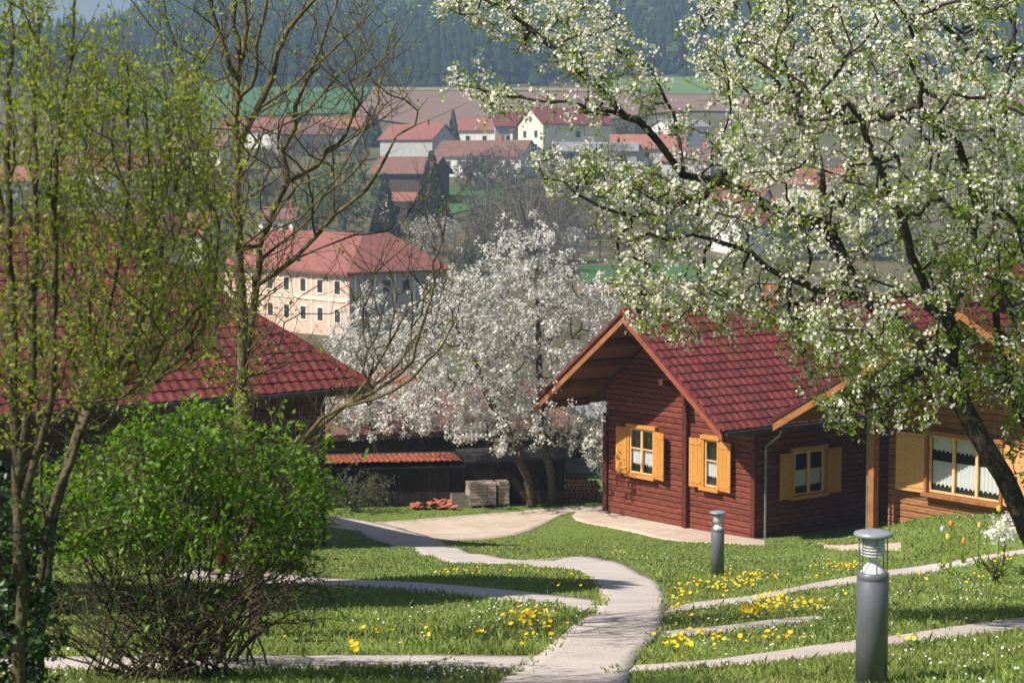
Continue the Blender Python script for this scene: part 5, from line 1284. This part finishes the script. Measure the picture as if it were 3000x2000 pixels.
rv = np.random.default_rng(95)
ORD = 'first second third fourth fifth sixth seventh eighth ninth tenth eleventh twelfth thirteenth fourteenth fifteenth sixteenth seventeenth eighteenth nineteenth twentieth'.split()
for (kind, poly, n_, h0, h1, lab) in (
        ('bud', [(1330, 830), (1300, 640), (1500, 560), (1900, 560), (2150, 620), (2150, 760), (1800, 770), (1650, 860)], 20, 100, 190, 'brown budding tree in the thicket on the valley floor'),
        ('bare', [(1330, 830), (1330, 660), (1500, 580), (2100, 600), (2150, 760), (1800, 770), (1650, 860)], 10, 120, 200, 'bare grey tree in the thicket on the valley floor'),
        ('olive', [(1330, 830), (1330, 620), (1500, 560), (2150, 600), (2150, 760), (1650, 860)], 14, 60, 110, 'green bush in the thicket on the valley floor'),
        ('bud', [(0, 720), (0, 560), (300, 480), (700, 440), (1100, 450), (1100, 540), (800, 640), (500, 720)], 20, 70, 130, 'brown budding tree among the village roofs at the left'),
        ('olive', [(0, 720), (0, 560), (300, 480), (700, 440), (1100, 450), (1100, 540), (800, 640), (500, 720)], 16, 50, 90, 'green bush among the village roofs at the left'),
        ('bud', [(1350, 560), (1350, 500), (1700, 500), (2200, 480), (2900, 470), (2900, 700), (2200, 600), (1700, 560)], 14, 60, 120, 'brown budding tree between the village houses at the right')):
    P_ = np.array(poly, float); lo, hi = P_.min(0), P_.max(0); k_ = 0; made = []
    while k_ < n_:
        c_ = lo + rv.random(2) * (hi - lo)
        if not in_poly(P_, np.array([c_[0]]), np.array([c_[1]]))[0]: continue
        o_ = vtree(kind, float(c_[0]), float(c_[1]), rv.uniform(h0, h1), lab, rv.uniform(1.0, 1.6), group='thicket: ' + lab); made.append((float(c_[0]), o_)); k_ += 1
    for i_, (_, o_) in enumerate(sorted(made, key=lambda q: q[0])): o_['label'] = lab + ', ' + ORD[i_] + ' from the left'

# ------------------------------------------------------------------ forest on the hill (nobody could count it)
rr = np.random.default_rng(91)
n = 26000
fy = 790 + 900 * rr.random(n) ** .9; fx = (rr.random(n) * 2 - 1) * .40 * fy
edge = np.interp(fx / fy, [-.4, -.08, -.07, .03, .06, .4], [790, 800, 792, 795, 835, 850])
k = fy > edge + 12 * np.sin(fx * .03)
fx, fy = fx[k], fy[k]
cell = np.stack([np.floor(fx / 7.2), np.floor(fy / 7.2)], 1); _, ui = np.unique(cell, axis=0, return_index=True)
fx, fy = fx[ui], fy[ui]; fz = th(fx, fy); n = len(fx)
patch = np.sin(fx * .011 + 1.3) + np.sin(fy * .013 - fx * .006) + rr.normal(0, .7, n)
leafy = patch > .75
def cone_t(seed):
    r_ = np.random.default_rng(seed); V, F = [], []; k = 7
    for (z0, z1, r0) in ((.06, .5, .19), (.28, .72, .145), (.5, .88, .10), (.7, 1.0, .065)):
        n0 = len(V)
        for i in range(k):
            a = 2 * math.pi * i / k + r_.uniform(-.2, .2); q = r0 * r_.uniform(.65, 1.15); V.append((q * math.cos(a), q * math.sin(a), z0 + r_.uniform(-.03, .03)))
        V.append((0, 0, z1)); F += [(n0 + i, n0 + (i + 1) % k, n0 + k) for i in range(k)]
    return V, F
def puff_t(seed):
    r_ = np.random.default_rng(seed); V, F = [], []
    for i in range(44):
        d = norm(r_.normal(0, 1, 3)); c = np.array([0, 0, .58]) + d * np.array([.26, .26, .38]) * r_.uniform(.75, 1.05)
        x = norm(np.cross(d, r_.normal(0, 1, 3))); y = np.cross(d, x); s_ = r_.uniform(.08, .15); n0 = len(V)
        V += [tuple(c + x * s_), tuple(c - x * s_ * .6 + y * s_), tuple(c - x * s_ * .6 - y * s_)]; F.append((n0, n0 + 1, n0 + 2))
    return V, F
M_fcon = leafmat('forest_conifer', [(.012, .028, .014), (.02, .042, .018), (.016, .034, .02)], 0., .9, spec=.05)
M_fdec = leafmat('forest_broadleaf', [(.06, .11, .03), (.085, .15, .04), (.055, .075, .035), (.10, .16, .05)], .15, .9, spec=.05)
Rz = np.zeros((n, 3, 3)); a = rr.uniform(0, 6.28, n); Rz[:, 0, 0] = np.cos(a); Rz[:, 0, 1] = -np.sin(a); Rz[:, 1, 0] = np.sin(a); Rz[:, 1, 1] = np.cos(a); Rz[:, 2, 2] = 1
FP = np.stack([fx, fy, fz - .5], 1)
for nm, msk, tm_, mat, hh_, lab in (('forest', ~leafy, cone_t, M_fcon, (15, 25), 'dark conifer forest covering the hill behind the village'), ('forest', leafy, puff_t, M_fdec, (11, 18), 'lighter broadleaved patches in the hill forest')):
    I = np.nonzero(msk)[0]; tv, tf = tm_(5)
    o = scatter_mesh(nm, tv, tf, FP[I], Rz[I], rr.uniform(*hh_, len(I)), mat, None, np.zeros(3)); tag(o, lab, 'forest', None, 'stuff')
print('forest', n, leafy.sum())

# ------------------------------------------------------------------ lawn grass and flowers
rr = np.random.default_rng(101)
def free_of_paths(x, y):
    ok = np.ones(len(x), bool)
    for P in PATHS:
        lo, hi = P.min(0), P.max(0); k = (x > lo[0]) & (x < hi[0]) & (y > lo[1]) & (y < hi[1])
        ok[k] &= ~in_poly(P, x[k], y[k])
    return ok
def house_free(x, y):
    ok = np.ones(len(x), bool)
    for o, (x0, x1, y0, y1) in ((c1, (-3.7, 3.7, -.1, 10)), (c2, (-.1, 9, -.1, 7)), (hs, (-HW + .9, -.9, -HL + .9, -.9))):
        dx, dy = x - o.location.x, y - o.location.y; a = dx * UV[0] + dy * UV[1]; b = dx * RV[0] + dy * RV[1]
        ok &= ~((a > x0) & (a < x1) & (b > y0) & (b < y1))
    return ok
n = 400000
y = np.exp(rr.uniform(math.log(10.2), math.log(76), n)); x = (rr.random(n) * 2 - 1) * .30 * y
# clumpy turf
cl = np.sin(x * 2.1 + np.sin(y * 1.7) * 1.3) * np.sin(y * 1.3 + x * .6)
k = free_of_paths(x, y) & house_free(x, y) & (rr.random(n) < .62 + .38 * cl)
ex, ey = [], []
for P_ in PATHS:
    d_ = np.roll(P_, -1, 0) - P_; ln = np.linalg.norm(d_, axis=1); keep_ = ln < 1.2
    m_ = rr.poisson(np.where(keep_, ln * 60, 0)); i_ = np.repeat(np.arange(len(P_)), m_); t_ = rr.random((len(i_), 1))
    q_ = P_[i_] + d_[i_] * t_ + rr.normal(0, .045, (len(i_), 2)); ex.append(q_[:, 0]); ey.append(q_[:, 1])
ex, ey = np.concatenate(ex), np.concatenate(ey); j_ = (ey < 60) & (np.abs(ex) < .3 * ey) & house_free(ex, ey)
j_ &= (rr.random(len(ex)) < .35 + .65 * (np.sin(ex * 3.1 + ey * 2.3) > .1))
x, y = np.concatenate([x[k], ex[j_]]), np.concatenate([y[k], ey[j_]]); z = th(x, y); n = len(x)
h = rr.uniform(.02, .058, n) * (1 + .35 * np.sin(x * 1.9 + y * .7) * np.sin(y * 1.1)) * np.where(rr.random(n) < .03, 1.9, 1); w = (.0032 + .00032 * y) * rr.uniform(.7, 1.3, n)
a = rr.uniform(0, 6.283, n); l = rr.normal(0, .45, n) * h; a2 = rr.uniform(0, 6.283, n)
bx_, by_ = np.cos(a) * w, np.sin(a) * w; tx, ty = np.cos(a2) * l, np.sin(a2) * l
V = np.stack([np.stack([x - bx_, y - by_, z - .01], 1), np.stack([x + bx_, y + by_, z - .01], 1), np.stack([x + tx * .35 + bx_ * .7, y + ty * .35 + by_ * .7, z + h * .6], 1), np.stack([x + tx, y + ty, z + h], 1)], 1)
F = np.arange(n)[:, None] * 4
o = bigmesh('lawn_grass', V.reshape(-1, 3), [np.concatenate([F + np.array([[0, 1, 2]]), F + np.array([[0, 2, 3]])])], M_grass); tag(o, 'short tufted lawn grass on the slope', 'grass', None, 'stuff')
print('blades', n)
def flowers(name, spots, r, mat, label, hgt, n_pet=8, cup=.15):
    spots = np.array(spots); k = free_of_paths(spots[:, 0], spots[:, 1]) & house_free(spots[:, 0], spots[:, 1]); s_ = spots[k]
    P = np.stack([s_[:, 0], s_[:, 1], th(s_[:, 0], s_[:, 1]) + hgt * rr.uniform(.5, 1.3, len(s_))], 1)
    Fm = frames(norm(rr.normal(0, .35, P.shape) + np.array([-.15, -.25, .9])), rr); tv, tf = flower_t(n_pet, cup)
    o = scatter_mesh(name, tv, tf, P, Fm, r * rr.uniform(.7, 1.3, len(P)), mat, None, np.zeros(3)); tag(o, label, 'flowers', None, 'stuff')
pts = []
for (px, py, wx, wy, m_) in [(1970, 1795, 38, 25, 40), (2005, 1745, 45, 16, 24), (2130, 1725, 70, 18, 46), (2190, 1705, 60, 14, 30), (2230, 1700, 120, 20, 20), (2465, 1668, 40, 9, 40), (2255, 1795, 50, 16, 46), (2265, 1775, 40, 12, 24), (2180, 1808, 40, 10, 24), (2370, 1793, 40, 8, 16), (2420, 1780, 30, 8, 10),
                             (1990, 1915, 50, 20, 22), (2050, 1890, 120, 22, 20), (2240, 1890, 120, 20, 14), (2640, 1885, 30, 12, 14), (1950, 1858, 30, 8, 8), (1555, 1825, 60, 18, 34), (1520, 1820, 30, 12, 14), (1600, 1850, 50, 26, 14), (1545, 1890, 40, 12, 5), (1640, 1710, 60, 20, 34), (1440, 1690, 110, 12, 20), (1320, 1690, 60, 10, 12), (1590, 1675, 60, 10, 10),
                             (1110, 1870, 40, 6, 6), (1260, 1872, 20, 6, 2), (1400, 1868, 10, 5, 2), (855, 1880, 12, 5, 2), (1040, 1915, 12, 14, 5), (1430, 1955, 20, 10, 8), (1300, 1955, 60, 10, 6), (1050, 1965, 120, 10, 8), (2410, 1710, 60, 15, 12), (1830, 1620, 40, 10, 14), (2950, 1650, 60, 20, 22), (2850, 1690, 100, 20, 16), (1880, 1730, 20, 10, 4)]:
    for q_ in range(int(m_ * 1.0)):
        g = G(px + rr.normal(0, wx * .75), py + rr.normal(0, wy * .75)); pts.append(g[:2])
flowers('dandelions', pts, .042, M_dand, 'yellow dandelion clumps along the paths', .09, 9, .3)
n = 5200; yy = np.exp(rr.uniform(math.log(11), math.log(62), n)); xx = (rr.random(n) * 2 - 1) * .28 * yy
cl = np.sin(xx * .55 + 1.1) * np.sin(yy * .37 + xx * .21 + .6) + np.where(xx > 1.5, .35, -.15)
k = rr.random(n) < np.clip(.15 + cl, .03, .9)
flowers('daisies', np.stack([xx[k], yy[k]], 1), .020, M_daisy, 'white daisies scattered through the lawn', .05, 8, .1)
pts = [(G(1280 + rr.normal(0, 90), 1975 + rr.normal(0, 14)))[:2] for _ in range(150)]
flowers('daisies', pts, .018, M_daisy, 'thick white daisy patch at the lower edge of the lawn', .06, 8, .1)

# ------------------------------------------------------------------ haze over the valley
hz = MB().box(-3300, 3300, -60, 2480, -24, 330).build('haze'); tag(hz, 'thin blue air over the valley', 'haze', None, 'stuff')
m = bpy.data.materials.new('haze_air'); m.use_nodes = True; nt = m.node_tree; nt.nodes.clear()
out = nt.nodes.new('ShaderNodeOutputMaterial'); pv = nt.nodes.new('ShaderNodeVolumePrincipled')
pv.inputs['Color'].default_value = (.48, .68, .96, 1); pv.inputs['Density'].default_value = .00042; pv.inputs['Anisotropy'].default_value = .0
nt.links.new(pv.outputs[0], out.inputs['Volume']); hz.data.materials.append(m)
